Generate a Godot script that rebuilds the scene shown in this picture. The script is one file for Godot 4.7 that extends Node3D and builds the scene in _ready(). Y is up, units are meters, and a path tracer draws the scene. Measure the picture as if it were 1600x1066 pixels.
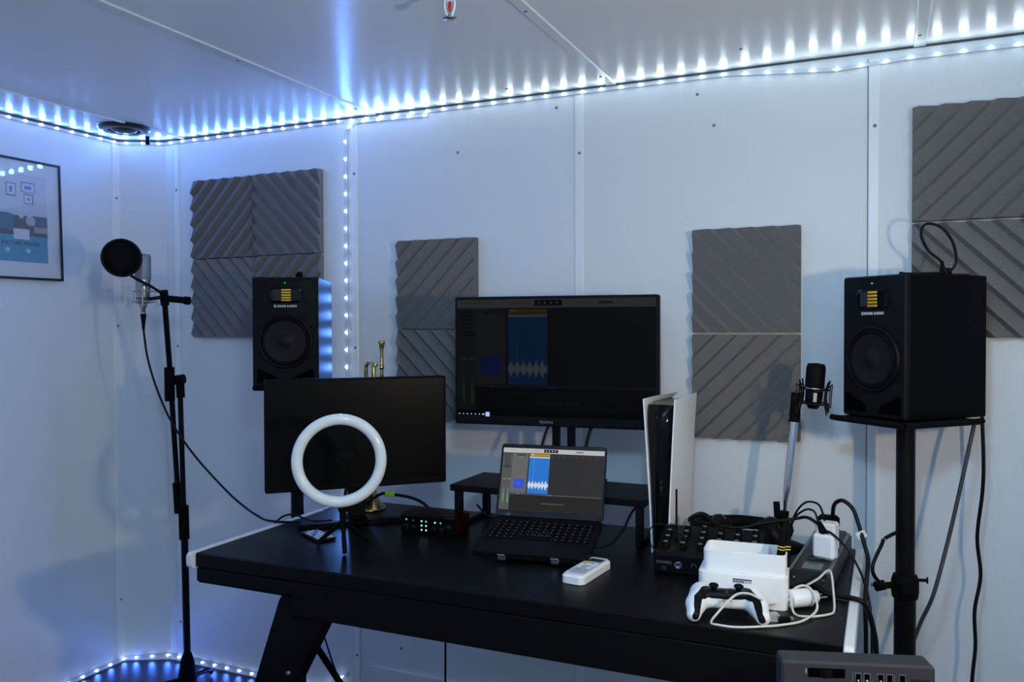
extends Node3D
# Home recording corner: white panel room, LED strips, desk with screens, speakers and microphones.
# Metres, y up. The back wall is the plane z = 0, the left wall x = -2.748, the floor y = 0.

const H := 2.06
const XL := -2.748
const XR := 1.35
const ZF := 3.15
const DT := 0.75            # desk top
const PITCH := 0.061        # distance between two diodes
const KEY := Color(1.000, 0.901, 0.735)
const KEY_E := 0.98
const GLOBE := Color(0.701, 0.876, 1.000)
const GLOBE_AT := Vector3(-0.12, 2.06, 2.05)
const GLOBE_E := 0.85
const LED_LEFT := Color(0.366, 0.584, 1.000)      # strips on the left half of the room
const LED_LEFT_E := 0.0178
const LED_BACK := Color(0.876, 0.955, 1.000)      # strip above the desk
const LED_BACK_E := 0.0042
const LED_ROOM := Color(0.735, 0.881, 1.000)      # strips on the walls outside the picture
const LED_ROOM_E := 0.0008
const LED_FLOOR := Color(0.190, 0.410, 1.000)
const LED_FLOOR_E := 0.0088

var used := {}
var mat := {}

# ------------------------------------------------------------------ mesh builder
class MB:
	var st := SurfaceTool.new()
	var t := Transform3D.IDENTITY
	func _init(smooth := false):
		st.begin(Mesh.PRIMITIVE_TRIANGLES)
		sm(smooth)
	func sm(on: bool):
		st.set_smooth_group(0 if on else 4294967295)
		return self
	func at(x: Transform3D):
		t = x
		return self
	func pos(v: Vector3):
		t = Transform3D(Basis(), v)
		return self
	func tri(a: Vector3, b: Vector3, c: Vector3):
		st.set_uv(Vector2.ZERO); st.add_vertex(t * a)
		st.set_uv(Vector2.ZERO); st.add_vertex(t * c)
		st.set_uv(Vector2.ZERO); st.add_vertex(t * b)
	func quad(a: Vector3, b: Vector3, c: Vector3, d: Vector3):
		tri(a, b, c)
		tri(a, c, d)
	func uvquad(a: Vector3, b: Vector3, c: Vector3, d: Vector3, ua := Vector2(0, 1), ub := Vector2(1, 1), uc := Vector2(1, 0), ud := Vector2(0, 0)):
		var p := [a, c, b, a, d, c]
		var u := [ua, uc, ub, ua, ud, uc]
		for i in 6:
			st.set_uv(u[i])
			st.add_vertex(t * p[i])
	func box(c: Vector3, s: Vector3, ch := 0.0):
		var h := s * 0.5
		if ch <= 0.0:
			for ax in 3:
				for sg in [-1.0, 1.0]:
					var n := Vector3.ZERO
					n[ax] = sg
					var u := Vector3.ZERO
					u[(ax + 1) % 3] = h[(ax + 1) % 3]
					var v := Vector3.ZERO
					v[(ax + 2) % 3] = h[(ax + 2) % 3]
					var o := c + n * h[ax]
					if sg > 0:
						quad(o - u - v, o + u - v, o + u + v, o - u + v)
					else:
						quad(o - u - v, o - u + v, o + u + v, o + u - v)
			return self
		ch = min(ch, min(h.x, min(h.y, h.z)) * 0.98)
		for ax in 3:
			var a1 := (ax + 1) % 3
			var a2 := (ax + 2) % 3
			for sg in [-1.0, 1.0]:
				var p := []
				for q in [[-1, -1], [1, -1], [1, 1], [-1, 1]]:
					var v := Vector3.ZERO
					v[ax] = sg * h[ax]
					v[a1] = q[0] * (h[a1] - ch)
					v[a2] = q[1] * (h[a2] - ch)
					p.append(c + v)
				if sg > 0:
					quad(p[0], p[1], p[2], p[3])
				else:
					quad(p[0], p[3], p[2], p[1])
			for s1 in [-1.0, 1.0]:
				for s2 in [-1.0, 1.0]:
					var e := []
					for q in [[-1, 0], [1, 0], [1, 1], [-1, 1]]:
						var v := Vector3.ZERO
						v[ax] = q[0] * (h[ax] - ch)
						v[a1] = s1 * (h[a1] - (ch if q[1] else 0.0))
						v[a2] = s2 * (h[a2] - (0.0 if q[1] else ch))
						e.append(c + v)
					if s1 * s2 > 0:
						quad(e[0], e[1], e[2], e[3])
					else:
						quad(e[0], e[3], e[2], e[1])
		for sx in [-1.0, 1.0]:
			for sy in [-1.0, 1.0]:
				for sz in [-1.0, 1.0]:
					var k := Vector3(sx, sy, sz)
					var a := c + k * Vector3(h.x, h.y - ch, h.z - ch)
					var b := c + k * Vector3(h.x - ch, h.y, h.z - ch)
					var d := c + k * Vector3(h.x - ch, h.y - ch, h.z)
					if sx * sy * sz > 0:
						tri(a, b, d)
					else:
						tri(a, d, b)
		return self
	func tube(pts: Array, r, n := 8, closed := false, flat_y := 1.0):
		sm(true)
		var m := pts.size()
		var rings := []
		var up := Vector3.UP
		for i in m:
			var d: Vector3
			if closed:
				d = (pts[(i + 1) % m] - pts[(i + m - 1) % m]).normalized()
			else:
				d = (pts[min(i + 1, m - 1)] - pts[max(i - 1, 0)]).normalized()
			if i == 0:
				up = Vector3.UP if abs(d.y) < 0.9 else Vector3.RIGHT
			up = (up - d * up.dot(d)).normalized()
			var side := d.cross(up)
			var ring := []
			var rr: float = r[i] if r is Array else r
			for k in n:
				var a := TAU * k / n
				ring.append(pts[i] + (side * cos(a) + up * sin(a) * flat_y) * rr)
			rings.append(ring)
		for i in (m if closed else m - 1):
			var A: Array = rings[i]
			var B: Array = rings[(i + 1) % m]
			for k in n:
				quad(A[k], A[(k + 1) % n], B[(k + 1) % n], B[k])
		if not closed:
			sm(false)
			for k in range(1, n - 1):
				tri(rings[0][0], rings[0][k + 1], rings[0][k])
				tri(rings[m - 1][0], rings[m - 1][k], rings[m - 1][k + 1])
			sm(true)
		return self
	func rod(a: Vector3, b: Vector3, r: float, n := 12, r2 := -1.0):
		return tube([a, b], [r, r if r2 < 0 else r2], n)
	func lathe(prof: Array, n := 24, smooth := true, sx := 1.0, sz := 1.0):
		# prof: Vector2(radius, y) from bottom to top on the outside
		sm(smooth)
		for i in prof.size() - 1:
			var p: Vector2 = prof[i]
			var q: Vector2 = prof[i + 1]
			for k in n:
				var a := TAU * k / n
				var b := TAU * (k + 1) / n
				var A := Vector3(cos(a) * sx, 0, -sin(a) * sz)
				var B := Vector3(cos(b) * sx, 0, -sin(b) * sz)
				var y0 := Vector3(0, p.y, 0)
				var y1 := Vector3(0, q.y, 0)
				if p.x < 1e-6:
					tri(y0, B * q.x + y1, A * q.x + y1)
				elif q.x < 1e-6:
					tri(A * p.x + y0, B * p.x + y0, y1)
				else:
					quad(A * p.x + y0, B * p.x + y0, B * q.x + y1, A * q.x + y1)
		sm(false)
		return self
	func prism(poly: PackedVector2Array, z0: float, z1: float, inset := 0.0, ch := 0.0):
		# poly counter-clockwise in xy; faces z1 (front, +z) and z0; optional bevel at the front
		var n := poly.size()
		var front := poly
		if inset > 0.0:
			var c := Vector2.ZERO
			for p in poly:
				c += p / n
			var lo := poly[0]
			var hi := poly[0]
			for p in poly:
				lo = lo.min(p)
				hi = hi.max(p)
			var half := (hi - lo) * 0.5
			var mid := (hi + lo) * 0.5
			front = PackedVector2Array()
			for p in poly:
				front.append(mid + (p - mid) * Vector2(1.0 - inset / half.x, 1.0 - inset / half.y))
		var zs := z1 - ch
		for i in n:
			var j := (i + 1) % n
			quad(Vector3(poly[i].x, poly[i].y, z0), Vector3(poly[j].x, poly[j].y, z0), Vector3(poly[j].x, poly[j].y, zs), Vector3(poly[i].x, poly[i].y, zs))
			if inset > 0.0:
				quad(Vector3(poly[i].x, poly[i].y, zs), Vector3(poly[j].x, poly[j].y, zs), Vector3(front[j].x, front[j].y, z1), Vector3(front[i].x, front[i].y, z1))
		var ids := Geometry2D.triangulate_polygon(front)
		var zf := z1 if inset > 0.0 else zs
		for k in range(0, ids.size(), 3):
			var a := front[ids[k]]
			var b := front[ids[k + 1]]
			var c2 := front[ids[k + 2]]
			if (b - a).cross(c2 - a) < 0:
				var s := b
				b = c2
				c2 = s
			tri(Vector3(a.x, a.y, zf), Vector3(b.x, b.y, zf), Vector3(c2.x, c2.y, zf))
		ids = Geometry2D.triangulate_polygon(poly)
		for k in range(0, ids.size(), 3):
			var a := poly[ids[k]]
			var b := poly[ids[k + 1]]
			var c2 := poly[ids[k + 2]]
			if (b - a).cross(c2 - a) < 0:
				var s := b
				b = c2
				c2 = s
			tri(Vector3(a.x, a.y, z0), Vector3(c2.x, c2.y, z0), Vector3(b.x, b.y, z0))
		return self
	func torus(R: float, r: float, n := 48, m := 12):
		# in the xy plane
		var pts := []
		for i in n:
			var a := TAU * i / n
			pts.append(Vector3(cos(a) * R, sin(a) * R, 0))
		return tube(pts, r, m, true)
	func done() -> ArrayMesh:
		st.generate_normals()
		return st.commit()

func rrect(w: float, h: float, r: float, seg := 5) -> PackedVector2Array:
	var p := PackedVector2Array()
	for q in [[1, -1, -PI / 2], [1, 1, 0.0], [-1, 1, PI / 2], [-1, -1, PI]]:
		for i in seg + 1:
			var a: float = q[2] + PI / 2 * i / seg
			p.append(Vector2(q[0] * (w / 2 - r) + cos(a) * r, q[1] * (h / 2 - r) + sin(a) * r))
	return p

func spline(p: Array, k := 6) -> Array:
	var out := []
	for i in p.size() - 1:
		var a: Vector3 = p[max(i - 1, 0)]
		var b: Vector3 = p[i]
		var c: Vector3 = p[i + 1]
		var d: Vector3 = p[min(i + 2, p.size() - 1)]
		for j in k:
			var s := float(j) / k
			out.append(0.5 * ((2.0 * b) + (c - a) * s + (2.0 * a - 5.0 * b + 4.0 * c - d) * s * s + (3.0 * b - a - 3.0 * c + d) * s * s * s))
	out.append(p[p.size() - 1])
	return out

func V(x: float, y: float, z: float) -> Vector3:
	return Vector3(x, y, z)

func turn(axis: Vector3, deg: float, o := Vector3.ZERO) -> Transform3D:
	return Transform3D(Basis(axis, deg_to_rad(deg)), o)

func lay(o := Vector3.ZERO) -> Transform3D:      # local y becomes +z (a lathe that faces forward)
	return Transform3D(Basis(Vector3.RIGHT, PI / 2), o)

# ------------------------------------------------------------------ nodes
func numbered(called: String, parent: Node) -> String:
	var key := str(parent.get_instance_id()) + called
	var n: int = used.get(key, 0)
	used[key] = n + 1
	return called if n == 0 else "%s_%03d" % [called, n]

func put(o: Node3D, called: String, parent: Node) -> Node3D:
	o.name = numbered(called, parent)
	parent.add_child(o, true)
	return o

func tag(o: Node3D, label: String, category := "", group := "", kind := ""):
	if label: o.set_meta("label", label)
	if category: o.set_meta("category", category)
	if group: o.set_meta("group", group)
	if kind: o.set_meta("kind", kind)
	return o

func thing(called: String, label: String, category: String, at := Vector3.ZERO, yaw := 0.0, group := "") -> Node3D:
	var o: Node3D = put(Node3D.new(), called, self)
	o.position = at
	o.rotation_degrees.y = yaw
	return tag(o, label, category, group)

func place(called: String, mesh: Mesh, m: Material, parent: Node, x := Transform3D.IDENTITY) -> MeshInstance3D:
	var o := MeshInstance3D.new()
	o.mesh = mesh
	o.material_override = m
	put(o, called, parent)
	o.transform = x
	return o

func obj(called: String, mb: MB, m: Material, parent: Node, x := Transform3D.IDENTITY) -> MeshInstance3D:
	return place(called, mb.done(), m, parent, x)

func words(called: String, text: String, size: float, m: Material, parent: Node, x: Transform3D, deep := 0.0006) -> MeshInstance3D:
	var tm := TextMesh.new()
	var f := SystemFont.new()
	f.font_names = PackedStringArray(["Droid Sans"])
	f.font_weight = 700
	tm.font = f
	tm.text = text
	tm.font_size = 32
	tm.pixel_size = size / 32.0
	tm.depth = deep
	tm.curve_step = 4.0
	return place(called, tm, m, parent, x)

# ------------------------------------------------------------------ materials
func M(called: String, c: Color, rough := 0.5, metal := 0.0, spec := 0.5) -> StandardMaterial3D:
	var m := StandardMaterial3D.new()
	m.resource_name = called
	m.albedo_color = c
	m.roughness = rough
	m.metallic = metal
	m.metallic_specular = spec
	mat[called] = m
	return m

func glow(called: String, c: Color, e: float) -> StandardMaterial3D:
	var m := M(called, c, 0.4)
	m.emission_enabled = true
	m.emission = c
	m.emission_energy_multiplier = e
	return m

func noise_tex(freq: float, lo: Color, hi: Color, size := 256, seed_ := 1, normal := false) -> NoiseTexture2D:
	var n := FastNoiseLite.new()
	n.seed = seed_
	n.frequency = freq
	n.fractal_octaves = 4
	var t := NoiseTexture2D.new()
	t.width = size
	t.height = size
	t.seamless = true
	t.noise = n
	if normal:
		t.as_normal_map = true
		t.bump_strength = 4.0
	else:
		var g := Gradient.new()
		g.set_color(0, lo)
		g.set_color(1, hi)
		t.color_ramp = g
	return t

func rib_normal() -> ImageTexture:
	var im := Image.create(32, 8, false, Image.FORMAT_RGB8)
	for x in 32:
		var s: float = sin(TAU * x / 16.0) * 0.09
		var n := Vector3(s, 0, 1).normalized()
		for y in 8:
			im.set_pixel(x, y, Color(n.x * 0.5 + 0.5, 0.5, n.z * 0.5 + 0.5))
	return ImageTexture.create_from_image(im)

func make_materials():
	var ribs := rib_normal()
	var w := M("white_panel", Color(0.90, 0.905, 0.91), 0.42)
	w.normal_enabled = true
	w.normal_texture = ribs
	w.normal_scale = 1.0
	w.uv1_scale = Vector3(1.0 / 0.010, 1.0 / 0.010, 1.0)
	var c := M("ceiling_panel", Color(0.94, 0.943, 0.95), 0.22, 0.0, 0.19)
	c.normal_enabled = true
	c.normal_texture = ribs
	c.normal_scale = 0.4
	c.uv1_scale = Vector3(1.0 / 0.010, 1.0 / 0.010, 1.0)
	M("joint_white", Color(0.95, 0.955, 0.96), 0.35)
	M("ceiling_trim", Color(0.88, 0.885, 0.89), 0.3)
	M("seam", Color(0.25, 0.26, 0.28), 0.6)
	M("screw_steel", Color(0.5, 0.51, 0.53), 0.35, 0.8)
	var fl := M("floor_dark", Color(0.13, 0.13, 0.14), 0.4, 0.0, 0.4)
	fl.albedo_texture = noise_tex(0.02, Color(0.75, 0.75, 0.75), Color(1, 1, 1), 256, 4)
	fl.uv1_triplanar = true
	fl.uv1_scale = Vector3(2, 2, 2)
	var f := M("foam_grey", Color(0.515, 0.50, 0.49), 0.95, 0.0, 0.2)
	f.albedo_texture = noise_tex(0.2, Color(0.86, 0.86, 0.86), Color(1, 1, 1), 128, 7)
	f.normal_enabled = true
	f.normal_texture = noise_tex(0.3, Color.BLACK, Color.WHITE, 128, 9, true)
	f.normal_scale = 0.4
	f.uv1_triplanar = true
	f.uv1_scale = Vector3(6, 6, 6)
	var d := M("desk_black", Color(0.045, 0.045, 0.05), 0.36, 0.0, 0.25)
	d.roughness_texture = noise_tex(0.08, Color(0.8, 0.8, 0.8), Color(1, 1, 1), 256, 11)
	d.roughness = 0.42
	d.uv1_triplanar = true
	d.uv1_scale = Vector3(3, 3, 3)
	M("white_edge", Color(0.9, 0.9, 0.9), 0.35)
	M("steel_black", Color(0.045, 0.045, 0.05), 0.5, 0.0, 0.22)
	M("matte_black", Color(0.045, 0.045, 0.05), 0.6, 0.0, 0.2)
	M("satin_black", Color(0.05, 0.05, 0.055), 0.42, 0.0, 0.25)
	M("gloss_black", Color(0.025, 0.025, 0.03), 0.08, 0.0, 0.35)
	M("bezel_glass", Color(0.015, 0.015, 0.018), 0.015, 0.0, 0.6)
	M("rubber_black", Color(0.04, 0.04, 0.045), 0.7, 0.0, 0.2)
	M("cable_black", Color(0.05, 0.05, 0.055), 0.45, 0.0, 0.3)
	M("cable_grey", Color(0.24, 0.245, 0.26), 0.5)
	M("cable_white", Color(0.82, 0.81, 0.78), 0.45)
	M("white_plastic", Color(0.93, 0.93, 0.93), 0.32)
	M("white_matte", Color(0.92, 0.92, 0.92), 0.5)
	M("grey_plastic", Color(0.42, 0.43, 0.45), 0.5)
	M("dark_grey", Color(0.16, 0.163, 0.17), 0.5, 0.0, 0.35)
	M("light_grey", Color(0.7, 0.71, 0.72), 0.5)
	M("speaker_vinyl", Color(0.05, 0.05, 0.055), 0.5, 0.0, 0.25)
	M("speaker_side", Color(0.03, 0.03, 0.035), 0.45, 0.0, 0.16)
	M("speaker_cone", Color(0.10, 0.10, 0.105), 0.5, 0.0, 0.25)
	M("port_black", Color(0.012, 0.012, 0.014), 0.9, 0.0, 0.1)
	M("gold", Color(0.93, 0.74, 0.2), 0.35, 0.6)
	M("brass", Color(0.76, 0.68, 0.44), 0.18, 1.0)
	M("chrome", Color(0.85, 0.86, 0.88), 0.1, 1.0)
	M("nickel", Color(0.66, 0.66, 0.65), 0.28, 0.9)
	M("mesh_silver", Color(0.52, 0.53, 0.55), 0.5, 0.5)
	M("pop_cloth", Color(0.055, 0.055, 0.065), 0.85, 0.0, 0.2)
	M("laptop_grey", Color(0.065, 0.067, 0.073), 0.4, 0.1, 0.25)
	M("screen_off", Color(0.03, 0.03, 0.032), 0.3, 0.0, 0.2)
	M("red_metal", Color(0.13, 0.012, 0.02), 0.4, 0.1, 0.15)
	M("lime", Color(0.5, 0.72, 0.05), 0.6)
	M("print_white", Color(0.85, 0.85, 0.85), 0.6)
	M("print_black", Color(0.06, 0.07, 0.1), 0.6)
	M("yellow", Color(0.88, 0.74, 0.12), 0.5)
	M("teal_label", Color(0.06, 0.36, 0.34), 0.5)
	M("red_bulb", Color(0.8, 0.1, 0.05), 0.2)
	M("key_blue", Color(0.25, 0.45, 0.8), 0.5)
	M("frame_black", Color(0.05, 0.06, 0.075), 0.4)
	M("paper_tag", Color(0.85, 0.85, 0.84), 0.6)
	M("diffuser", Color(0.93, 0.93, 0.92), 0.1)
	M("tape_clear", Color(0.82, 0.84, 0.87), 0.4)
	M("vent_dark", Color(0.12, 0.13, 0.16), 0.35)
	M("midi_grey", Color(0.22, 0.222, 0.235), 0.6, 0.0, 0.3)
	var g := M("clear_glass", Color(1, 1, 1, 0.06), 0.03)
	g.transparency = BaseMaterial3D.TRANSPARENCY_ALPHA
	var cl := M("clear_plastic", Color(1, 1, 1, 0.18), 0.08)
	cl.transparency = BaseMaterial3D.TRANSPARENCY_ALPHA
	glow("diode_blue", Color(0.72, 0.82, 1.0), 9.0)
	glow("diode_white", Color(0.80, 0.93, 1.0), 9.0)
	glow("green_led", Color(0.1, 0.9, 0.35), 1.0)
	glow("white_led", Color(0.75, 0.9, 1.0), 1.1)
	M("key_legend", Color(0.34, 0.36, 0.4), 0.6)
	glow("lamp_globe", Color(0.7, 0.86, 1.0), 2.0)
	glow("lamp_panel", Color(1.0, 0.94, 0.8), 4.0)
	glow("taskbar_white", Color(0.8, 0.88, 1.0), 0.3)

# ------------------------------------------------------------------ setting
func panel(called: String, parent: Node, a: Vector3, b: Vector3, up: float, thick: float, m: Material):
	# an upright slab whose front runs from a to b; its front faces to the left of the way from b to a
	var d := (b - a)
	var n := Vector3.UP.cross(d).normalized() * -1.0
	n = d.normalized().cross(Vector3.UP)
	n = -n if false else n
	var k := Vector3.UP * up
	var mb := MB.new()
	var L := d.length()
	mb.uvquad(a, b, b + k, a + k, Vector2(0, 0), Vector2(L, 0), Vector2(L, up), Vector2(0, up))
	var o := -n * thick
	mb.quad(b + o, a + o, a + o + k, b + o + k)
	mb.quad(a + o, a, a + k, a + o + k)
	mb.quad(b, b + o, b + o + k, b + k)
	mb.quad(a + k, b + k, b + o + k, a + o + k)
	mb.quad(a, a + o, b + o, b)
	return obj(called, mb, m, parent)

func structure(called: String, label: String) -> Node3D:
	var o: Node3D = put(Node3D.new(), called, self)
	o.set_meta("kind", "structure")
	o.set_meta("label", label)
	return o

func screw(parent: Node, at: Vector3, n: Vector3):
	var mb := MB.new()
	var y := n.normalized()
	var x := y.cross(Vector3(0.3, 0.5, 0.8)).normalized()
	mb.at(Transform3D(Basis(x, y, x.cross(y)), at)).lathe([Vector2(0.0048, 0.0), Vector2(0.0046, 0.0012), Vector2(0.003, 0.0024), Vector2(0, 0.0028)], 10)
	obj("screw", mb, mat.screw_steel, parent)

func build_room():
	# floor
	var fl := MB.new()
	fl.box(V((XL + XR) / 2, -0.05, ZF / 2), V(XR - XL + 0.3, 0.1, ZF + 0.3))
	var fo := obj("floor", fl, mat.floor_dark, self)
	tag(fo, "dark glossy floor under the desk and stands", "", "", "structure")
	# back wall: panels of 0.84 m with cover strips over the joints
	var wb := structure("wall_back", "white ribbed panel wall behind the desk")
	var joints := [-2.59, -1.709, -0.865, -0.026, 0.816, XR + 0.05]
	for i in joints.size() - 1:
		panel("panel", wb, V(joints[i], 0, 0), V(joints[i + 1], 0, 0), H, 0.06, mat.white_panel)
	for x in [-2.533, -1.700, -0.865, -0.026, 0.816]:
		var mb := MB.new()
		mb.box(V(x, H / 2 - 0.005, 0.001), V(0.027, H - 0.03, 0.006), 0.0015)
		obj("joint_strip", mb, mat.joint_white, wb)
		var s := MB.new()
		s.box(V(x - 0.0155, H / 2 - 0.005, 0.0), V(0.0013, H - 0.03, 0.004))
		obj("joint_seam", s, mat.seam if x > -0.1 else mat.ceiling_trim, wb)
		for y in [0.16, 0.62, 1.25, 1.86]:
			screw(wb, V(x + 0.002, y, 0.004), Vector3.BACK)
	for p in [V(-1.29, 1.90, 0), V(-0.452, 1.905, 0), V(-1.94, 0.36, 0), V(-0.94, 2.01, 0), V(-0.5, 2.0, 0), V(-1.52, 0.21, 0), V(-1.3, 0.11, 0.011)]:
		screw(wb, p, Vector3.BACK)
	# chamfered corner and left wall
	var wc := structure("wall_corner", "narrow slanted white panel in the corner")
	panel("panel", wc, V(XL, 0, 0.085), V(-2.59, 0, 0), H, 0.06, mat.white_panel)
	var wl := structure("wall_left", "white panel wall with the framed poster")
	var zj := [ZF + 0.05, 1.76, 0.92, 0.085]
	for i in zj.size() - 1:
		panel("panel", wl, V(XL, 0, zj[i]), V(XL, 0, zj[i + 1]), H, 0.06, mat.white_panel)
	for z in [0.1, 0.92, 1.76, 2.6]:
		var mb := MB.new()
		mb.box(V(XL + 0.001, H / 2 - 0.005, z), V(0.006, H - 0.03, 0.036), 0.0015)
		obj("joint_strip", mb, mat.joint_white, wl)
		for y in [0.25, 1.33, 1.83]:
			screw(wl, V(XL + 0.004, y, z), Vector3.RIGHT)
	# walls outside the picture
	var wr := structure("wall_right", "white panel wall on the right")
	panel("panel", wr, V(XR, 0, 0), V(XR, 0, ZF), H, 0.06, mat.white_panel)
	var wf := structure("wall_front", "white panel wall behind the viewer")
	panel("panel", wf, V(XR, 0, ZF), V(XL, 0, ZF), H, 0.06, mat.white_panel)
	# ceiling
	var ce := structure("ceiling", "white glossy ceiling panels with cover trims")
	var cx := [XL - 0.06, -1.62, -0.76, 0.083, 0.93, XR + 0.06]
	for i in cx.size() - 1:
		var mb := MB.new()
		var a := V(cx[i], H, -0.06)
		var b := V(cx[i + 1], H, -0.06)
		var c := V(cx[i + 1], H, ZF + 0.06)
		var d := V(cx[i], H, ZF + 0.06)
		mb.uvquad(a, b, c, d, Vector2(a.z, a.x), Vector2(b.z, b.x), Vector2(c.z, c.x), Vector2(d.z, d.x))
		mb.box(V((cx[i] + cx[i + 1]) / 2, H + 0.031, ZF / 2), V(cx[i + 1] - cx[i], 0.06, ZF + 0.12))
		obj("ceiling_panel", mb, mat.ceiling_panel, ce)
	for x in [-1.62, -0.76, 0.083, 0.93]:
		var mb := MB.new()
		mb.prism(PackedVector2Array([Vector2(-0.016, 0), Vector2(-0.013, -0.004), Vector2(0.013, -0.004), Vector2(0.016, 0)]), 0.0, ZF)
		obj("ceiling_trim", mb, mat.ceiling_trim, ce, Transform3D(Basis(), V(x, H, 0.0)))
		for z in [0.1, 0.66, 1.2]:
			screw(ce, V(x - 0.003, H - 0.004, z), Vector3.DOWN)
	var lt := MB.new()
	lt.box(V(-2.49, H - 0.002, ZF / 2), V(0.012, 0.006, ZF), 0.0015)
	obj("ceiling_trim", lt, mat.ceiling_trim, ce)
	for p in [V(-1.07, H, 0.09), V(-0.35, H, 0.17)]:
		screw(ce, p, Vector3.DOWN)
	# dark shadow-gap profile where wall and ceiling meet
	var tr := MB.new()
	tr.box(V((-2.59 + XR) / 2, H - 0.003, 0.003), V(XR + 2.59, 0.004, 0.006))
	var t1 := obj("trim_1", tr, mat.seam, self)
	tag(t1, "thin grey gap between back wall and ceiling", "", "", "structure")
	var tl := MB.new()
	tl.box(V(XL + 0.003, H - 0.004, (ZF + 0.085) / 2), V(0.006, 0.006, ZF - 0.085))
	tl.t = Transform3D(Basis(Vector3.UP, atan2(0.085, 0.158)), V((XL - 2.59) / 2, H - 0.004, 0.0425))
	tl.box(V(0, 0, 0.003), V(0.178, 0.006, 0.006))
	var t2 := obj("trim_2", tl, mat.seam, self)
	tag(t2, "thin grey gap between left wall and ceiling", "", "", "structure")
	var bb := MB.new()
	bb.box(V((-1.64 + XR) / 2, 0.0675, 0.005), V(XR + 1.64, 0.135, 0.01), 0.002)
	var bo := obj("baseboard_back", bb, mat.white_matte, self)
	tag(bo, "white skirting board along the foot of back wall", "", "", "structure")

# ------------------------------------------------------------------ LED strips
var diode_mesh: Mesh
func led_strip(label: String, path: Array, normals: Array, m: Material, col: Color, energy: float, start := 0.0, every := 1, group := "LED strips"):
	# a clear tape along path (points on the wall), with one diode every PITCH; every n-th carries n times the light
	var s := thing("led_strip", label, "led strip", Vector3.ZERO, 0.0, group)
	var tape := MB.new()
	var cum := [0.0]
	for i in path.size() - 1:
		cum.append(cum[i] + path[i].distance_to(path[i + 1]))
		var d: Vector3 = (path[i + 1] - path[i]).normalized()
		var n: Vector3 = normals[i]
		var w: Vector3 = d.cross(n).normalized()
		tape.at(Transform3D(Basis(d, w, n), (path[i] + path[i + 1]) / 2 + n * 0.0045))
		tape.box(Vector3.ZERO, V(path[i].distance_to(path[i + 1]), 0.009, 0.003))
	obj("tape", tape, mat.tape_clear, s)
	var at := start
	var k := 0
	while at <= cum[cum.size() - 1]:
		var i := 0
		while i < path.size() - 2 and cum[i + 1] < at:
			i += 1
		var n: Vector3 = normals[i]
		var p: Vector3 = path[i].lerp(path[i + 1], (at - cum[i]) / max(cum[i + 1] - cum[i], 1e-6)) + n * 0.0105
		var led := place("led", diode_mesh, m, s, Transform3D(Basis(), p))
		if k % every == 0:
			var l := SpotLight3D.new()      # a diode shines forward only
			l.name = "diode_light"
			l.light_color = col
			l.light_energy = energy * every
			l.light_size = 0.005
			l.spot_angle = 84.0
			l.spot_angle_attenuation = 1.0
			l.spot_range = 8.0
			l.spot_attenuation = 2.0
			l.shadow_enabled = true
			l.basis = Basis.looking_at(n, Vector3.UP)
			led.add_child(l)
		at += PITCH
		k += 1

func build_strips():
	var sp := SphereMesh.new()
	sp.radius = 0.005
	sp.height = 0.010
	sp.radial_segments = 10
	sp.rings = 5
	diode_mesh = sp
	var cn := V(0.085, 0, 0.158).normalized()
	var y := H - 0.014
	led_strip("blue-white LED strip under the ceiling from poster wall round the slanted corner", [V(XL, y, 2.98), V(XL, y, 0.085), V(-2.59, y, 0.0), V(-1.735, y + 0.002, 0)], [Vector3.RIGHT, cn, Vector3.BACK], mat.diode_blue, LED_LEFT, LED_LEFT_E)
	led_strip("white LED strip under the ceiling above the two screens, sagging at right", [V(-1.705, y, 0), V(-0.42, y, 0), V(-0.25, y - 0.014, 0), V(-0.12, y - 0.024, 0), V(0.06, y - 0.016, 0), V(XR, y - 0.016, 0)], [Vector3.BACK, Vector3.BACK, Vector3.BACK, Vector3.BACK, Vector3.BACK], mat.diode_white, LED_BACK, LED_BACK_E)
	led_strip("LED strip hanging straight down the wall right of the left speaker", [V(-1.40, y - 0.013, 0), V(-1.68, y - 0.006, 0), V(-1.731, y - 0.03, 0), V(-1.732, 0.34, 0)], [Vector3.BACK, Vector3.BACK, Vector3.BACK], mat.diode_blue, LED_LEFT, LED_LEFT_E, 0.012)
	led_strip("LED strip lying along the floor edge behind the tripod stand", [V(XL, 0.012, 1.5), V(XL, 0.012, 0.085), V(-2.59, 0.02, 0), V(-1.85, 0.012, 0), V(-1.738, 0.088, 0)], [Vector3.RIGHT, cn, Vector3.BACK, Vector3.BACK], mat.diode_blue, LED_FLOOR, LED_FLOOR_E)
	led_strip("LED strip under the ceiling of the right-hand wall", [V(XR, y, 0.05), V(XR, y, ZF - 0.05)], [Vector3.LEFT], mat.diode_white, LED_ROOM, LED_ROOM_E, 0.03, 4)
	led_strip("LED strip under the ceiling behind the viewer", [V(XR - 0.05, y, ZF), V(XL + 0.05, y, ZF)], [Vector3.FORWARD], mat.diode_white, LED_ROOM, LED_ROOM_E, 0.03, 4)

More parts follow.
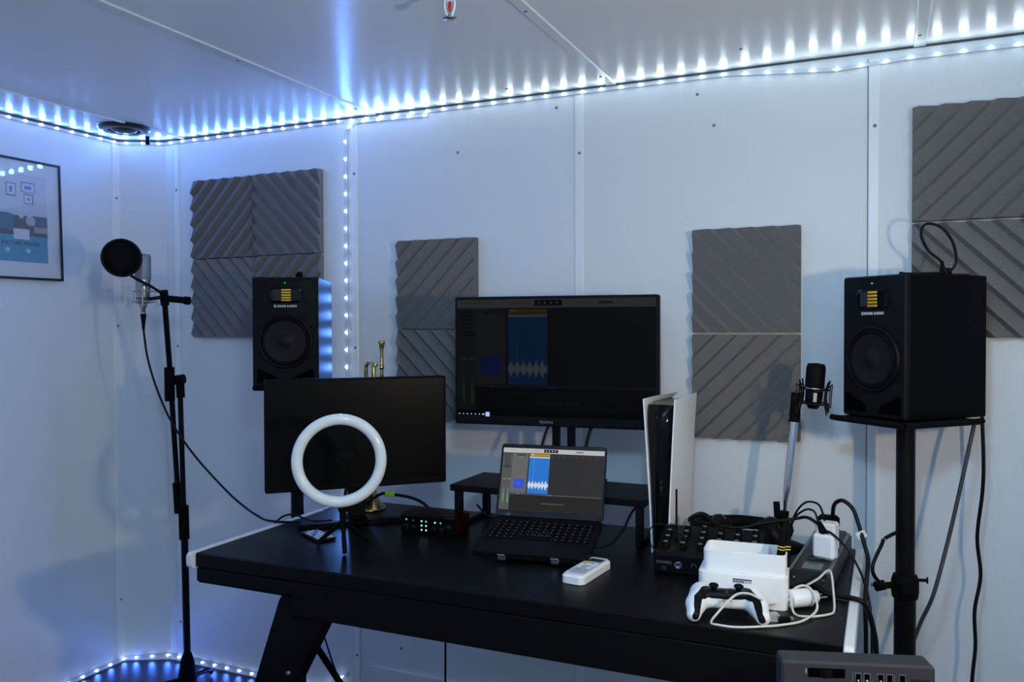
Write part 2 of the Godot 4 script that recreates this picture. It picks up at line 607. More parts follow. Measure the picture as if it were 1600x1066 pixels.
# ------------------------------------------------------------------ acoustic foam
func foam_mesh(slash: bool, rise: float) -> ArrayMesh:
	# 0.30 m square; wedges with a period of 0.06 m along the edges, 45 degrees
	var S := 0.298
	var lo := 0.017
	var hi := 0.034
	var P := 0.06
	var mb := MB.new()
	var sq := PackedVector2Array([Vector2(0, 0), Vector2(S, 0), Vector2(S, S), Vector2(0, S)])
	# s runs across the wedges
	var dir := Vector2(1, -1) if slash else Vector2(1, 1)
	var off := S if slash else 0.0
	var peak := 0.78 if rise > 0 else 0.22
	var hgt := func(p: Vector2, k: int) -> float:
		var q: float = clamp((p.dot(dir) + off) / P - k, 0.0, 1.0)
		return lerp(lo, hi, q / peak if q < peak else (1.0 - q) / (1.0 - peak))
	var n := int(ceil(2.0 * S / P))
	for k in n:
		for half in 2:
			var a := (k + (0.0 if half == 0 else peak)) * P - off
			var b := (k + (peak if half == 0 else 1.0)) * P - off
			# band between the lines p.dot(dir) = a and b, clipped to the square
			var c := dir / 2.0
			var w := Vector2(-dir.y, dir.x) * 3.0
			var band := PackedVector2Array([c * a - w, c * b - w, c * b + w, c * a + w])
			for poly in Geometry2D.intersect_polygons(sq, band):
				if Geometry2D.is_polygon_clockwise(poly):
					poly.reverse()
				var m: int = poly.size()
				for i in range(1, m - 1):
					var q := [poly[0], poly[i], poly[i + 1]]
					mb.tri(V(q[0].x, q[0].y, hgt.call(q[0], k)), V(q[1].x, q[1].y, hgt.call(q[1], k)), V(q[2].x, q[2].y, hgt.call(q[2], k)))
				for i in m:
					var p: Vector2 = poly[i]
					var r: Vector2 = poly[(i + 1) % m]
					var rim: bool = (p.x < 1e-5 and r.x < 1e-5) or (p.y < 1e-5 and r.y < 1e-5) or (p.x > S - 1e-5 and r.x > S - 1e-5) or (p.y > S - 1e-5 and r.y > S - 1e-5)
					if rim:
						mb.quad(V(p.x, p.y, 0), V(r.x, r.y, 0), V(r.x, r.y, hgt.call(r, k)), V(p.x, p.y, hgt.call(p, k)))
	mb.quad(V(0, 0, 0), V(0, S, 0), V(S, S, 0), V(S, 0, 0))
	return mb.done()

func build_foam():
	var ms := {}
	for s in [true, false]:
		for r in [1.0, -1.0]:
			ms[[s, r]] = foam_mesh(s, r)
	# x, top below ceiling, slash, rise, label, group
	var a := -2.431
	var L := [
		[a, -0.176, true, 1.0, "upper left grey foam tile of the square of four by the left speaker", 0],
		[a + 0.3, -0.174, false, 1.0, "upper right grey foam tile of the square of four above the left speaker", 0],
		[a, -0.477, false, -1.0, "lower left grey foam tile of the square of four beside the left speaker", 0],
		[a + 0.3, -0.477, true, 1.0, "grey foam tile mostly hidden behind the left speaker", 0],
		[-1.513, -0.446, true, -1.0, "upper grey foam tile of the pair left of the lit monitor", 1],
		[-1.513, -0.747, false, -1.0, "lower grey foam tile partly behind the lit monitor and trumpet", 1],
		[-0.509, -0.458, false, 1.0, "upper grey foam tile of the pair above the game console", 2],
		[-0.509, -0.762, true, -1.0, "lower grey foam tile behind the black desk microphone", 2],
		[0.067, -0.166, true, -1.0, "topmost grey foam tile in the upper right corner", 3],
		[0.067, -0.471, false, -1.0, "grey foam tile behind the right speaker with cable loop", 3]]
	var groups := ["foam tiles by the left speaker", "foam tiles left of the monitor", "foam tiles above the console", "foam tiles behind the right speaker"]
	for q in L:
		var o := place("acoustic_foam_tile", ms[[q[2], q[3]]], mat.foam_grey, self, Transform3D(Basis(), V(q[0], H + q[1] - 0.298, 0.0005)))
		tag(o, q[4], "foam panel", groups[q[5]])

# ------------------------------------------------------------------ furniture
func build_desk():
	var x0 := -1.615
	var x1 := -0.045
	var z0 := 0.15
	var z1 := 0.858
	var d := thing("desk", "long black desk with white side edges and slanted legs", "desk", V((x0 + x1) / 2, 0, (z0 + z1) / 2))
	var o := -d.position
	var X := Transform3D(Basis(), o)
	var mb := MB.new()
	mb.box(V((x0 + x1) / 2, DT - 0.018, (z0 + z1) / 2), V(x1 - x0 - 0.036, 0.036, z1 - z0), 0.003)
	obj("tabletop", mb, mat.desk_black, d, X)
	for s in [[x0 + 0.009, "white edge"], [x1 - 0.009, "white edge"]]:
		var e := MB.new()
		var poly := rrect(z1 - z0 + 0.02, 0.04, 0.012, 3)
		e.at(Transform3D(Basis(V(0, 0, 1), V(0, 1, 0), V(-1, 0, 0)), V(s[0] + 0.009, DT - 0.018, (z0 + z1) / 2 + 0.004)))
		e.prism(poly, 0.0, 0.018, 0.002, 0.002)
		tag(obj("edge_cap", e, mat.white_edge, d, X), "white rounded side edge of the tabletop")
	var fr := MB.new()
	fr.box(V(-1.395, DT - 0.056, z1 - 0.018), V(0.41, 0.042, 0.035), 0.008)
	obj("side_beam", fr, mat.steel_black, d, X)
	var ap := MB.new()
	ap.box(V(-0.735, DT - 0.0785, z1 - 0.007), V(1.12, 0.083, 0.012), 0.002)
	obj("front_apron", ap, mat.steel_black, d, X)
	for z in [z1 - 0.035]:
		for sgn in [1.0, -1.0]:
			var lg := MB.new()
			var c := -1.255 if sgn > 0 else -0.27
			var lp := PackedVector2Array([Vector2(-0.062, 0.695), Vector2(-0.085, 0.66), Vector2(-0.165, 0.44), Vector2(-0.165, 0.02), Vector2(-0.045, 0.02), Vector2(-0.045, 0.46), Vector2(0.05, 0.63), Vector2(0.055, 0.695)])
			if sgn < 0:
				for i in lp.size():
					lp[i] = Vector2(-lp[i].x * 0.5, lp[i].y)
			if not Geometry2D.is_polygon_clockwise(lp):
				pass
			else:
				lp.reverse()
			lg.pos(V(c, 0, z - 0.025)).prism(lp, 0, 0.05, 0.002, 0.002)
			obj("leg", lg, mat.steel_black, d, X)
	for sgn in [1.0, -1.0]:
		var ft := MB.new()
		ft.box(V(-1.36 if sgn > 0 else -0.24, 0.015, (z0 + z1) / 2 + 0.02), V(0.09, 0.03, z1 - z0), 0.006)
		obj("foot", ft, mat.steel_black, d, X)
	for p in [V(-1.215, 0.655, z1 - 0.006), V(-1.255, 0.665, z1 - 0.006), V(-1.31, 0.487, z1 - 0.006)]:
		var b := MB.new()
		b.at(lay(p)).lathe([Vector2(0.006, -0.004), Vector2(0.006, 0.001), Vector2(0.004, 0.003), Vector2(0, 0.003)], 10)
		obj("bolt", b, mat.screw_steel, d, X)

func build_riser():
	var x0 := -1.125
	var x1 := -0.556
	var r := thing("monitor_riser", "low black shelf on the desk carrying the lit monitor", "monitor riser", V((x0 + x1) / 2, DT, 0.262))
	var w := x1 - x0
	var mb := MB.new()
	mb.box(V(0, 0.116, 0), V(w, 0.018, 0.22), 0.002)
	obj("shelf_top", mb, mat.satin_black, r)
	for s in [-1.0, 1.0]:
		for z in [-0.09, 0.09]:
			var l := MB.new()
			l.box(V(s * (w / 2 - 0.02), 0.0535, z), V(0.016, 0.107, 0.03), 0.002)
			obj("leg", l, mat.satin_black, r)
		var b := MB.new()
		b.box(V(s * (w / 2 - 0.02), 0.008, 0), V(0.016, 0.014, 0.18), 0.002)
		obj("foot_bar", b, mat.satin_black, r)

# ------------------------------------------------------------------ pictures on screens
func daw_image(dim: bool) -> Image:
	var w := 512
	var h := 320
	var im := Image.create(w, h, false, Image.FORMAT_RGB8)
	var R := func(x: float, y: float, ww: float, hh: float, c: Color):
		im.fill_rect(Rect2i(int(x * w), int(y * h), max(1, int(ww * w)), max(1, int(hh * h))), c)
	im.fill(Color(0.21, 0.21, 0.225))
	R.call(0, 0, 1, 0.075, Color(0.78, 0.78, 0.79))           # tool bar
	R.call(0.41, 0.012, 0.14, 0.05, Color(0.08, 0.09, 0.1))   # counter
	for i in 4:
		R.call(0.425 + i * 0.03, 0.024, 0.014, 0.026, Color(0.6, 0.68, 0.75))
	R.call(0.73, 0.03, 0.07, 0.016, Color(0.35, 0.35, 0.37))
	R.call(0.03, 0.03, 0.1, 0.012, Color(0.66, 0.66, 0.68))
	R.call(0.28, 0.03, 0.1, 0.014, Color(0.68, 0.68, 0.7))
	R.call(0, 0.075, 0.1, 0.925, Color(0.36, 0.365, 0.38))    # inspector
	for i in 7:
		R.call(0.02, 0.1 + i * 0.035, 0.06, 0.014, Color(0.2, 0.2, 0.22))
	R.call(0.0, 0.3, 0.1, 0.012, Color(0.2, 0.2, 0.22))
	for i in 2:
		R.call(0.02 + i * 0.045, 0.5, 0.03, 0.02, Color(0.55, 0.56, 0.58))
		R.call(0.02 + i * 0.045, 0.6, 0.03, 0.012, Color(0.3, 0.5, 0.35))
		R.call(0.03 + i * 0.045, 0.66, 0.01, 0.24, Color(0.5, 0.52, 0.54))
		R.call(0.03 + i * 0.045, 0.74 + i * 0.03, 0.012, 0.12, Color(0.3, 0.75, 0.42))
	R.call(0.1, 0.075, 0.16, 0.655, Color(0.43, 0.43, 0.43))  # track headers
	R.call(0.14, 0.09, 0.1, 0.045, Color(0.3, 0.33, 0.31))
	R.call(0.16, 0.14, 0.05, 0.02, Color(0.4, 0.6, 0.48))
	R.call(0.13, 0.5, 0.105, 0.155, Color(0.22, 0.36, 0.92))
	R.call(0.155, 0.55, 0.05, 0.05, Color(0.32, 0.4, 0.8))
	R.call(0.27, 0.085, 0.205, 0.04, Color(0.74, 0.6, 0.18))  # cycle bar
	R.call(0.285, 0.09, 0.03, 0.02, Color(0.9, 0.85, 0.7))
	R.call(0.27, 0.13, 0.205, 0.03, Color(0.72, 0.82, 0.93))
	R.call(0.27, 0.16, 0.205, 0.57, Color(0.2, 0.5, 0.86))    # audio region
	R.call(0.318, 0.16, 0.003, 0.4, Color(0.55, 0.75, 0.95))
	var rng := RandomNumberGenerator.new()
	rng.seed = 5
	for i in 104:
		var env: float = 0.012 + 0.055 * abs(sin(i * 0.19)) * rng.randf_range(0.4, 1.2)
		R.call(0.27 + i * 0.00195, 0.595 - env, 0.0021, env * 2.0, Color(0.86, 0.92, 0.97))
	for i in 16:
		R.call(0.49 + i * 0.031, 0.09, 0.003, 0.02, Color(0.5, 0.5, 0.52))
		if i % 2 == 0:
			R.call(0.49 + i * 0.031, 0.115, 0.008, 0.012, Color(0.5, 0.5, 0.52))
	R.call(0.1, 0.735, 0.9, 0.02, Color(0.33, 0.34, 0.37))    # editor bar
	R.call(0.115, 0.738, 0.035, 0.014, Color(0.3, 0.42, 0.7))
	R.call(0.17, 0.738, 0.03, 0.012, Color(0.6, 0.6, 0.62))
	R.call(0.46, 0.738, 0.06, 0.016, Color(0.3, 0.47, 0.78))
	R.call(0.1, 0.755, 0.9, 0.245, Color(0.17, 0.165, 0.165))
	for i in 13:
		R.call(0.42 + i * 0.017, 0.87, 0.011, 0.022, Color(0.4, 0.4, 0.41))
	if dim:
		# the wide screen shows the same session under a window title line and above a taskbar
		R.call(0.0, 0.955, 1.0, 0.045, Color(0.03, 0.032, 0.04))
	return im

func screen_material(called: String, im: Image, e: float, rough: float) -> StandardMaterial3D:
	var m := M(called, Color(0.02, 0.02, 0.022), rough, 0.0, 0.16)
	m.emission_enabled = true
	m.emission = Color.BLACK
	m.emission_texture = ImageTexture.create_from_image(im)
	m.emission_energy_multiplier = e
	return m

func build_monitor():
	var t := thing("monitor", "wide lit monitor showing an audio waveform, standing on the black riser", "monitor", V(-0.855, DT + 0.125, 0.255), 5.6, "monitors on the desk")
	var w := 0.598
	var h := 0.372
	var cy := 1.224 - t.position.y
	var b := MB.new()
	b.prism(rrect(w, h, 0.006, 3), -0.03, 0.0, 0.003, 0.003)
	obj("housing", b, mat.satin_black, t, Transform3D(Basis(), V(0, cy, 0)))
	var s := MB.new()
	var x0 := -w / 2 + 0.008
	var x1 := w / 2 - 0.008
	var y0 := -h / 2 + 0.026
	var y1 := h / 2 - 0.008
	s.uvquad(V(x0, y0, 0.0006), V(x1, y0, 0.0006), V(x1, y1, 0.0006), V(x0, y1, 0.0006))
	obj("screen", s, screen_material("monitor_screen", daw_image(true), 0.034, 0.35), t, Transform3D(Basis(), V(0, cy, 0)))
	var bar := MB.new()
	for i in 7:
		bar.box(V(x0 + 0.006 + i * 0.0125, y0 + 0.004, 0.0008), V(0.003 if i < 6 else 0.008, 0.0032, 0.0004))
	obj("taskbar_icons", bar, mat.taskbar_white, t, Transform3D(Basis(), V(0, cy, 0)))
	var bw := MB.new()
	bw.box(V(x0 + 0.094, y0 + 0.0045, 0.0008), V(0.012, 0.013, 0.0004))
	obj("taskbar_button", bw, mat.taskbar_white, t, Transform3D(Basis(), V(0, cy, 0)))
	words("maker_mark", "iiyama", 0.0125, mat.grey_plastic, t, Transform3D(Basis(), V(-0.02, cy - h / 2 + 0.0135, 0.0006)))
	var bt := MB.new()
	for i in 5:
		bt.box(V(w / 2 - 0.13 + i * 0.019, -h / 2 + 0.012, 0.0008), V(0.006, 0.0012, 0.0006))
	obj("button_marks", bt, mat.dark_grey, t, Transform3D(Basis(), V(0, cy, 0)))
	# column with an oval hole, then the foot
	var col := MB.new()
	for sx in [-1.0, 1.0]:
		col.box(V(0.02 + sx * 0.0225, 0.1, -0.045), V(0.021, 0.17, 0.02), 0.003)
	col.box(V(0.02, 0.25, -0.045), V(0.066, 0.17, 0.02), 0.003)
	col.box(V(0.02, 0.03, -0.045), V(0.066, 0.06, 0.02), 0.003)
	obj("column", col, mat.satin_black, t)
	var ft := MB.new()
	ft.at(Transform3D(Basis(Vector3.RIGHT, -PI / 2), V(0.02, 0, -0.02))).prism(rrect(0.24, 0.15, 0.02), 0.0, 0.011, 0.003, 0.003)
	obj("foot", ft, mat.satin_black, t)

func build_dark_monitor():
	var t := thing("monitor", "switched-off black monitor behind the white ring light", "monitor", V(-1.398, DT, 0.422), 43.8, "monitors on the desk")
	var w := 0.527
	var h := 0.322
	var cy := 0.264
	var b := MB.new()
	b.prism(rrect(w, h, 0.005, 3), -0.028, 0.0, 0.003, 0.003)
	obj("housing", b, mat.matte_black, t, Transform3D(Basis(), V(0, cy, 0)))
	var s := MB.new()
	s.uvquad(V(-w / 2 + 0.006, -h / 2 + 0.018, 0.0006), V(w / 2 - 0.006, -h / 2 + 0.018, 0.0006), V(w / 2 - 0.006, h / 2 - 0.006, 0.0006), V(-w / 2 + 0.006, h / 2 - 0.006, 0.0006))
	obj("screen", s, mat.screen_off, t, Transform3D(Basis(), V(0, cy, 0)))
	var c := MB.new()
	c.box(V(0, 0.12, -0.05), V(0.05, 0.23, 0.022), 0.004)
	obj("column", c, mat.matte_black, t)
	var f := MB.new()
	f.box(V(-0.075, 0.007, 0.02), V(0.2, 0.014, 0.03), 0.003)
	f.box(V(0.075, 0.007, 0.02), V(0.2, 0.014, 0.03), 0.003)
	f.box(V(0, 0.007, -0.045), V(0.06, 0.014, 0.12), 0.003)
	obj("foot", f, mat.matte_black, t)

func build_laptop():
	var yaw := 7.5
	var fw := V(sin(deg_to_rad(yaw)), 0, cos(deg_to_rad(yaw)))
	var tilt := 12.2
	var w := 0.290
	var dp := 0.2025
	# stand
	var st := thing("laptop_stand", "dark laptop stand with two silver front clips", "laptop stand", V(-0.775, DT, 0.624) - fw * 0.1, yaw)
	var pl := MB.new()
	pl.box(V(0, 0.0035, -0.01), V(0.18, 0.007, 0.15), 0.002)
	obj("base_plate", pl, mat.satin_black, st)
	for sx in [-1.0, 1.0]:
		var arm := MB.new()
		arm.rod(V(sx * 0.075, 0.006, 0.09), V(sx * 0.075, 0.055, -0.085), 0.005)
		arm.rod(V(sx * 0.075, 0.006, -0.085), V(sx * 0.075, 0.055, -0.085), 0.005)
		obj("arm", arm, mat.satin_black, st)
		var cl := MB.new()
		cl.box(V(sx * 0.066, 0.016, 0.1045), V(0.02, 0.014, 0.005), 0.0015)
		cl.box(V(sx * 0.066, 0.0235, 0.108), V(0.02, 0.0035, 0.012), 0.0012)
		tag(obj("clip", cl, mat.chrome, st), "silver front clip of the stand")
	# laptop
	var t := thing("laptop", "open dark laptop with a bright audio session on its screen", "laptop", V(-0.775, DT + 0.0135, 0.624), yaw)
	var tl := Transform3D(Basis(Vector3.RIGHT, deg_to_rad(tilt)), Vector3.ZERO)
	var base := MB.new()
	base.at(Transform3D(Basis(Vector3.RIGHT, -PI / 2), V(0, 0, -dp / 2))).prism(rrect(w, dp, 0.01), 0.0, 0.014, 0.001, 0.001)
	obj("base", base, mat.laptop_grey, t, tl)
	var rec := MB.new()
	rec.box(V(0, 0.0142, -0.125), V(0.262, 0.0006, 0.1))
	obj("key_bed", rec, mat.gloss_black, t, tl)
	var tp := MB.new()
	tp.box(V(0, 0.0142, -0.04), V(0.115, 0.0006, 0.066))
	obj("touchpad", tp, mat.satin_black, t, tl)
	var keys := MB.new()
	var leg := MB.new()
	for r in 6:
		var n := 14
		for c in n:
			var x := -0.131 + 0.262 * (c + 0.5) / n
			var z := -0.168 + r * 0.0172
			if r == 5 and c > 3 and c < 9:
				if c == 4:
					keys.box(V(-0.131 + 0.262 * 6.5 / n, 0.0152, z), V(0.088, 0.0014, 0.014), 0.0005)
				continue
			keys.box(V(x, 0.0152, z), V(0.0158, 0.0014, 0.0142), 0.0005)
			leg.quad(V(x - 0.002, 0.0161, z + 0.0025), V(x + 0.002, 0.0161, z + 0.0025), V(x + 0.002, 0.0161, z - 0.0025), V(x - 0.002, 0.0161, z - 0.0025))
	var ko := obj("keycaps", keys, mat.rubber_black, t, tl)
	ko.set_meta("kind", "stuff")
	var lo := obj("key_legends", leg, mat.key_legend, t, tl)
	lo.set_meta("kind", "stuff")
	var hinge := tl * V(0, 0.014, -dp)
	var lx := Transform3D(Basis(Vector3.RIGHT, deg_to_rad(-19.5)), hinge)
	var lid := MB.new()
	lid.at(Transform3D(Basis(), V(0, 0.097, -0.005))).prism(rrect(w, 0.194, 0.009), 0.0, 0.005, 0.0008, 0.0008)
	var lo2 := obj("lid", lid, mat.laptop_grey, t, lx)
	var bez := MB.new()
	bez.at(Transform3D(Basis(), V(0, 0.097, 0.0001))).prism(rrect(w - 0.003, 0.191, 0.008), 0.0, 0.0004)
	obj("bezel", bez, mat.bezel_glass, lo2)
	var s := MB.new()
	s.uvquad(V(-w / 2 + 0.006, 0.017, 0.0008), V(w / 2 - 0.006, 0.017, 0.0008), V(w / 2 - 0.006, 0.183, 0.0008), V(-w / 2 + 0.006, 0.183, 0.0008))
	obj("screen", s, screen_material("laptop_screen", daw_image(false), 0.85, 0.12), lo2)

# ------------------------------------------------------------------ loudspeakers
func speaker(label: String, at: Vector3, yaw: float, w: float, h: float, d: float) -> Node3D:
	var t := thing("studio_speaker", label, "speaker", at, yaw, "studio speakers")
	var b := MB.new()
	b.box(V(0, h / 2, -0.006), V(w, h, d - 0.012), 0.003)
	obj("cabinet", b, mat.speaker_side, t)
	var f := MB.new()
	# baffle, widest at mid height, with the upper corners cut back
	f.pos(V(0, h / 2, 0))
	f.prism(rrect(w, h, 0.006, 2), d / 2 - 0.013, d / 2, 0.004, 0.004)
	obj("baffle", f, mat.speaker_vinyl, t)
	for sx in [-1.0, 1.0]:
		var fc := MB.new()
		var z := d / 2
		fc.tri(V(sx * w * 0.47, h * 0.97, z - 0.001), V(sx * w * 0.20, h * 0.97, z + 0.0035), V(sx * w * 0.47, h * 0.64, z + 0.0005)) if sx < 0 else fc.tri(V(sx * w * 0.47, h * 0.97, z - 0.001), V(sx * w * 0.47, h * 0.64, z + 0.0005), V(sx * w * 0.20, h * 0.97, z + 0.0035))
		fc.quad(V(-sx * 0.0, h * 0.97, z + 0.0035), V(sx * w * 0.20, h * 0.97, z + 0.0035), V(sx * w * 0.47, h * 0.64, z + 0.0005), V(0, h * 0.64, z + 0.0035))
		obj("facet", fc, mat.speaker_vinyl, t)
	var wy := h * 0.415
	var R := w * 0.415
	var rg := MB.new()
	rg.at(lay(V(0, wy, d / 2))).lathe([Vector2(R * 1.02, 0.0), Vector2(R * 1.0, 0.006), Vector2(R * 0.93, 0.0075), Vector2(R * 0.9, 0.005)], 48)
	obj("woofer_rim", rg, mat.satin_black, t)
	var su := MB.new()
	su.at(lay(V(0, wy, d / 2))).lathe([Vector2(R * 0.9, 0.004), Vector2(R * 0.86, 0.0085), Vector2(R * 0.81, 0.009), Vector2(R * 0.76, 0.005)], 48)
	obj("surround", su, mat.rubber_black, t)
	var co := MB.new()
	co.at(lay(V(0, wy, d / 2))).lathe([Vector2(R * 0.77, 0.005), Vector2(R * 0.55, 0.0028), Vector2(R * 0.3, 0.0012), Vector2(R * 0.28, 0.0016), Vector2(R * 0.2, 0.006), Vector2(R * 0.1, 0.0085), Vector2(0, 0.009)], 48)
	obj("cone", co, mat.speaker_cone, t)
	for k in 6:
		var a := TAU * (k + 0.5) / 6
		var sc := MB.new()
		sc.at(lay(V(cos(a) * R * 1.1, wy + sin(a) * R * 1.1, d / 2 + 0.0035))).lathe([Vector2(0.0035, 0), Vector2(0.003, 0.0015), Vector2(0, 0.0018)], 8)
		obj("screw", sc, mat.satin_black, t)
	# tweeter
	var ty := h * 0.835
	var pl := MB.new()
	pl.pos(V(0, ty, 0)).prism(rrect(w * 0.5, h * 0.14, 0.012), d / 2 + 0.001, d / 2 + 0.0062, 0.006, 0.002)
	obj("tweeter_plate", pl, mat.gloss_black, t)
	var lw := MB.new()
	lw.box(V(-w * 0.12, ty, d / 2 + 0.0065), V(w * 0.12, h * 0.1, 0.002), 0.001)
	tag(obj("waveguide", lw, mat.dark_grey, t), "grey waveguide beside the gold ribbon")
	for k in 5:
		var g := MB.new()
		g.box(V(w * 0.02, ty + (k - 2) * h * 0.0235, d / 2 + 0.007), V(w * 0.15, h * 0.0165, 0.003), 0.0015)
		tag(obj("ribbon_fold", g, mat.gold, t), "gold fold of the ribbon tweeter")
	var lg := MB.new()
	for k in 3:
		lg.box(V(-w * 0.15, h * 0.727 + k * 0.0028, d / 2 + 0.0042), V(0.006, 0.0016, 0.001))
	obj("emblem", lg, mat.print_white, t)
	words("maker_mark", "ADAM AUDIO", 0.0095, mat.print_white, t, Transform3D(Basis(), V(w * 0.03, h * 0.735, d / 2 + 0.004)))
	var ld := MB.new()
	ld.pos(V(0, h * 0.945, d / 2 + 0.0035)).lathe([Vector2(0.0022, -0.001), Vector2(0.0022, 0.001), Vector2(0, 0.0022)], 8)
	obj("power_led", ld, mat.green_led, t)
	for sx in [-1.0, 1.0]:
		var po := MB.new()
		var p := PackedVector2Array([Vector2(0.43, 0.035), Vector2(0.43, 0.155), Vector2(0.40, 0.165), Vector2(0.12, 0.085), Vector2(0.10, 0.035)])
		var q := PackedVector2Array()
		for v in p:
			q.append(Vector2(v.x * w * sx, v.y * h))
		if Geometry2D.is_polygon_clockwise(q):
			q.reverse()
		po.prism(q, d / 2 - 0.002, d / 2 + 0.0008)
		obj("bass_port", po, mat.port_black, t)
	return t

func speaker_stand(label: String, at: Vector3, yaw: float, top: float, w: float, d: float, collar: float) -> Node3D:
	var t := thing("speaker_stand", label, "speaker stand", at, 0.0, "speaker stands")
	var pl := MB.new()
	pl.at(Transform3D(Basis(Vector3.UP, deg_to_rad(yaw)), V(0, top - 0.007, 0)))
	pl.box(Vector3.ZERO, V(w, 0.012, d), 0.003)
	obj("top_plate", pl, mat.steel_black, t)
	var lip := MB.new()
	lip.at(Transform3D(Basis(Vector3.UP, deg_to_rad(yaw)), V(0, top - 0.004, 0)))
	lip.rod(V(-w / 2, 0, d / 2 + 0.004), V(w / 2, 0, d / 2 + 0.004), 0.007)
	lip.rod(V(w / 2, 0, -d / 2), V(w / 2, 0, d / 2), 0.007)
	obj("edge_bar", lip, mat.rubber_black, t)
	var p := MB.new()
	p.rod(V(0, collar - 0.1, 0), V(0, top - 0.012, 0), 0.0215, 20)
	obj("inner_tube", p, mat.satin_black, t)
	var o := MB.new()
	o.rod(V(0, 0.06, 0), V(0, collar, 0), 0.0245, 20)
	obj("outer_tube", o, mat.satin_black, t)
	var c := MB.new()
	c.lathe([Vector2(0.0, collar - 0.035), Vector2(0.029, collar - 0.035), Vector2(0.031, collar - 0.02), Vector2(0.031, collar + 0.005), Vector2(0.027, collar + 0.02), Vector2(0.022, collar + 0.022)], 20)
	c.box(V(0.0, collar - 0.005, 0.03), V(0.02, 0.03, 0.02), 0.004)
	obj("collar", c, mat.rubber_black, t)
	var k := MB.new()
	k.rod(V(-0.025, collar - 0.005, 0.01), V(-0.05, collar - 0.008, 0.02), 0.008)
	k.rod(V(-0.045, collar - 0.005, 0.018), V(-0.066, collar - 0.01, 0.026), 0.012, 10)
	obj("clamp_knob", k, mat.rubber_black, t)
	var pin := MB.new()
	pin.rod(V(0.02, collar + 0.012, 0.01), V(0.048, collar + 0.014, 0.008), 0.004)
	pin.rod(V(0.046, collar + 0.014, 0.008), V(0.05, collar + 0.014, 0.008), 0.008)
	obj("locking_pin", pin, mat.steel_black, t)
	for i in 3:
		var a := TAU * i / 3 + PI / 2
		var lg := MB.new()
		lg.rod(V(cos(a) * 0.025, 0.33, sin(a) * 0.025), V(cos(a) * 0.22, 0.012, sin(a) * 0.22), 0.011)
		obj("leg", lg, mat.steel_black, t)
	return t

func build_speakers():
	speaker("left black studio speaker with gold ribbon tweeter in front of foam tiles", V(-1.744, 1.14, 0.278), 28.0, 0.2, 0.337, 0.28)
	speaker_stand("black pole stand under the left speaker, mostly behind the dark monitor", V(-1.738, 0, 0.275), 28.0, 1.139, 0.22, 0.24, 0.6)
	speaker("right black studio speaker with cables lying on its top", V(0.067, 1.103, 0.193), -43.0, 0.19, 0.339, 0.265)
	speaker_stand("black pole stand carrying the right speaker beside the desk", V(0.05, 0, 0.235), -43.0, 1.102, 0.215, 0.25, 0.70)
	var k := MB.new()
	k.lathe([Vector2(0.0, 0), Vector2(0.011, 0), Vector2(0.011, 0.018), Vector2(0.008, 0.024), Vector2(0, 0.024)], 14)
	k.rod(V(-0.004, 0.012, 0.009), V(-0.004, 0.012, 0.013), 0.004)
	var o := obj("cable_clip", k, mat.rubber_black, self, Transform3D(Basis(), V(-1.715, 1.477, 0.285)))
	tag(o, "small black clip on top of the left speaker", "clip")

# ------------------------------------------------------------------ microphones
func shock_mount(parent: Node, m: Material, r: float, at: Vector3):
	var mb := MB.new()
	for y in [-0.018, 0.018]:
		mb.at(Transform3D(Basis(Vector3.RIGHT, PI / 2), at + V(0, y, 0))).torus(r, 0.0022, 20, 6)
	mb.at(Transform3D(Basis(), at))
	for i in 4:
		var a := TAU * (i + 0.5) / 4
		var c := V(cos(a), 0, sin(a))
		mb.tube(spline([c * (r + 0.012) + V(0, 0.04, 0), c * (r + 0.004) + V(0, 0.012, 0), c * (r + 0.004) + V(0, -0.012, 0), c * (r + 0.014) + V(0, -0.042, 0)], 4), 0.0025, 6)
		mb.rod(c * (r + 0.001) + V(0, 0.018, 0), c * (r + 0.02) + V(0, 0.03, 0), 0.0014, 6)
		mb.rod(c * (r + 0.001) + V(0, -0.018, 0), c * (r + 0.02) + V(0, -0.03, 0), 0.0014, 6)
		mb.rod(c * (r + 0.02) + V(0, 0.03, 0), c * (r + 0.02) + V(0, -0.03, 0), 0.0014, 6)
	obj("shock_mount", mb, m, parent)

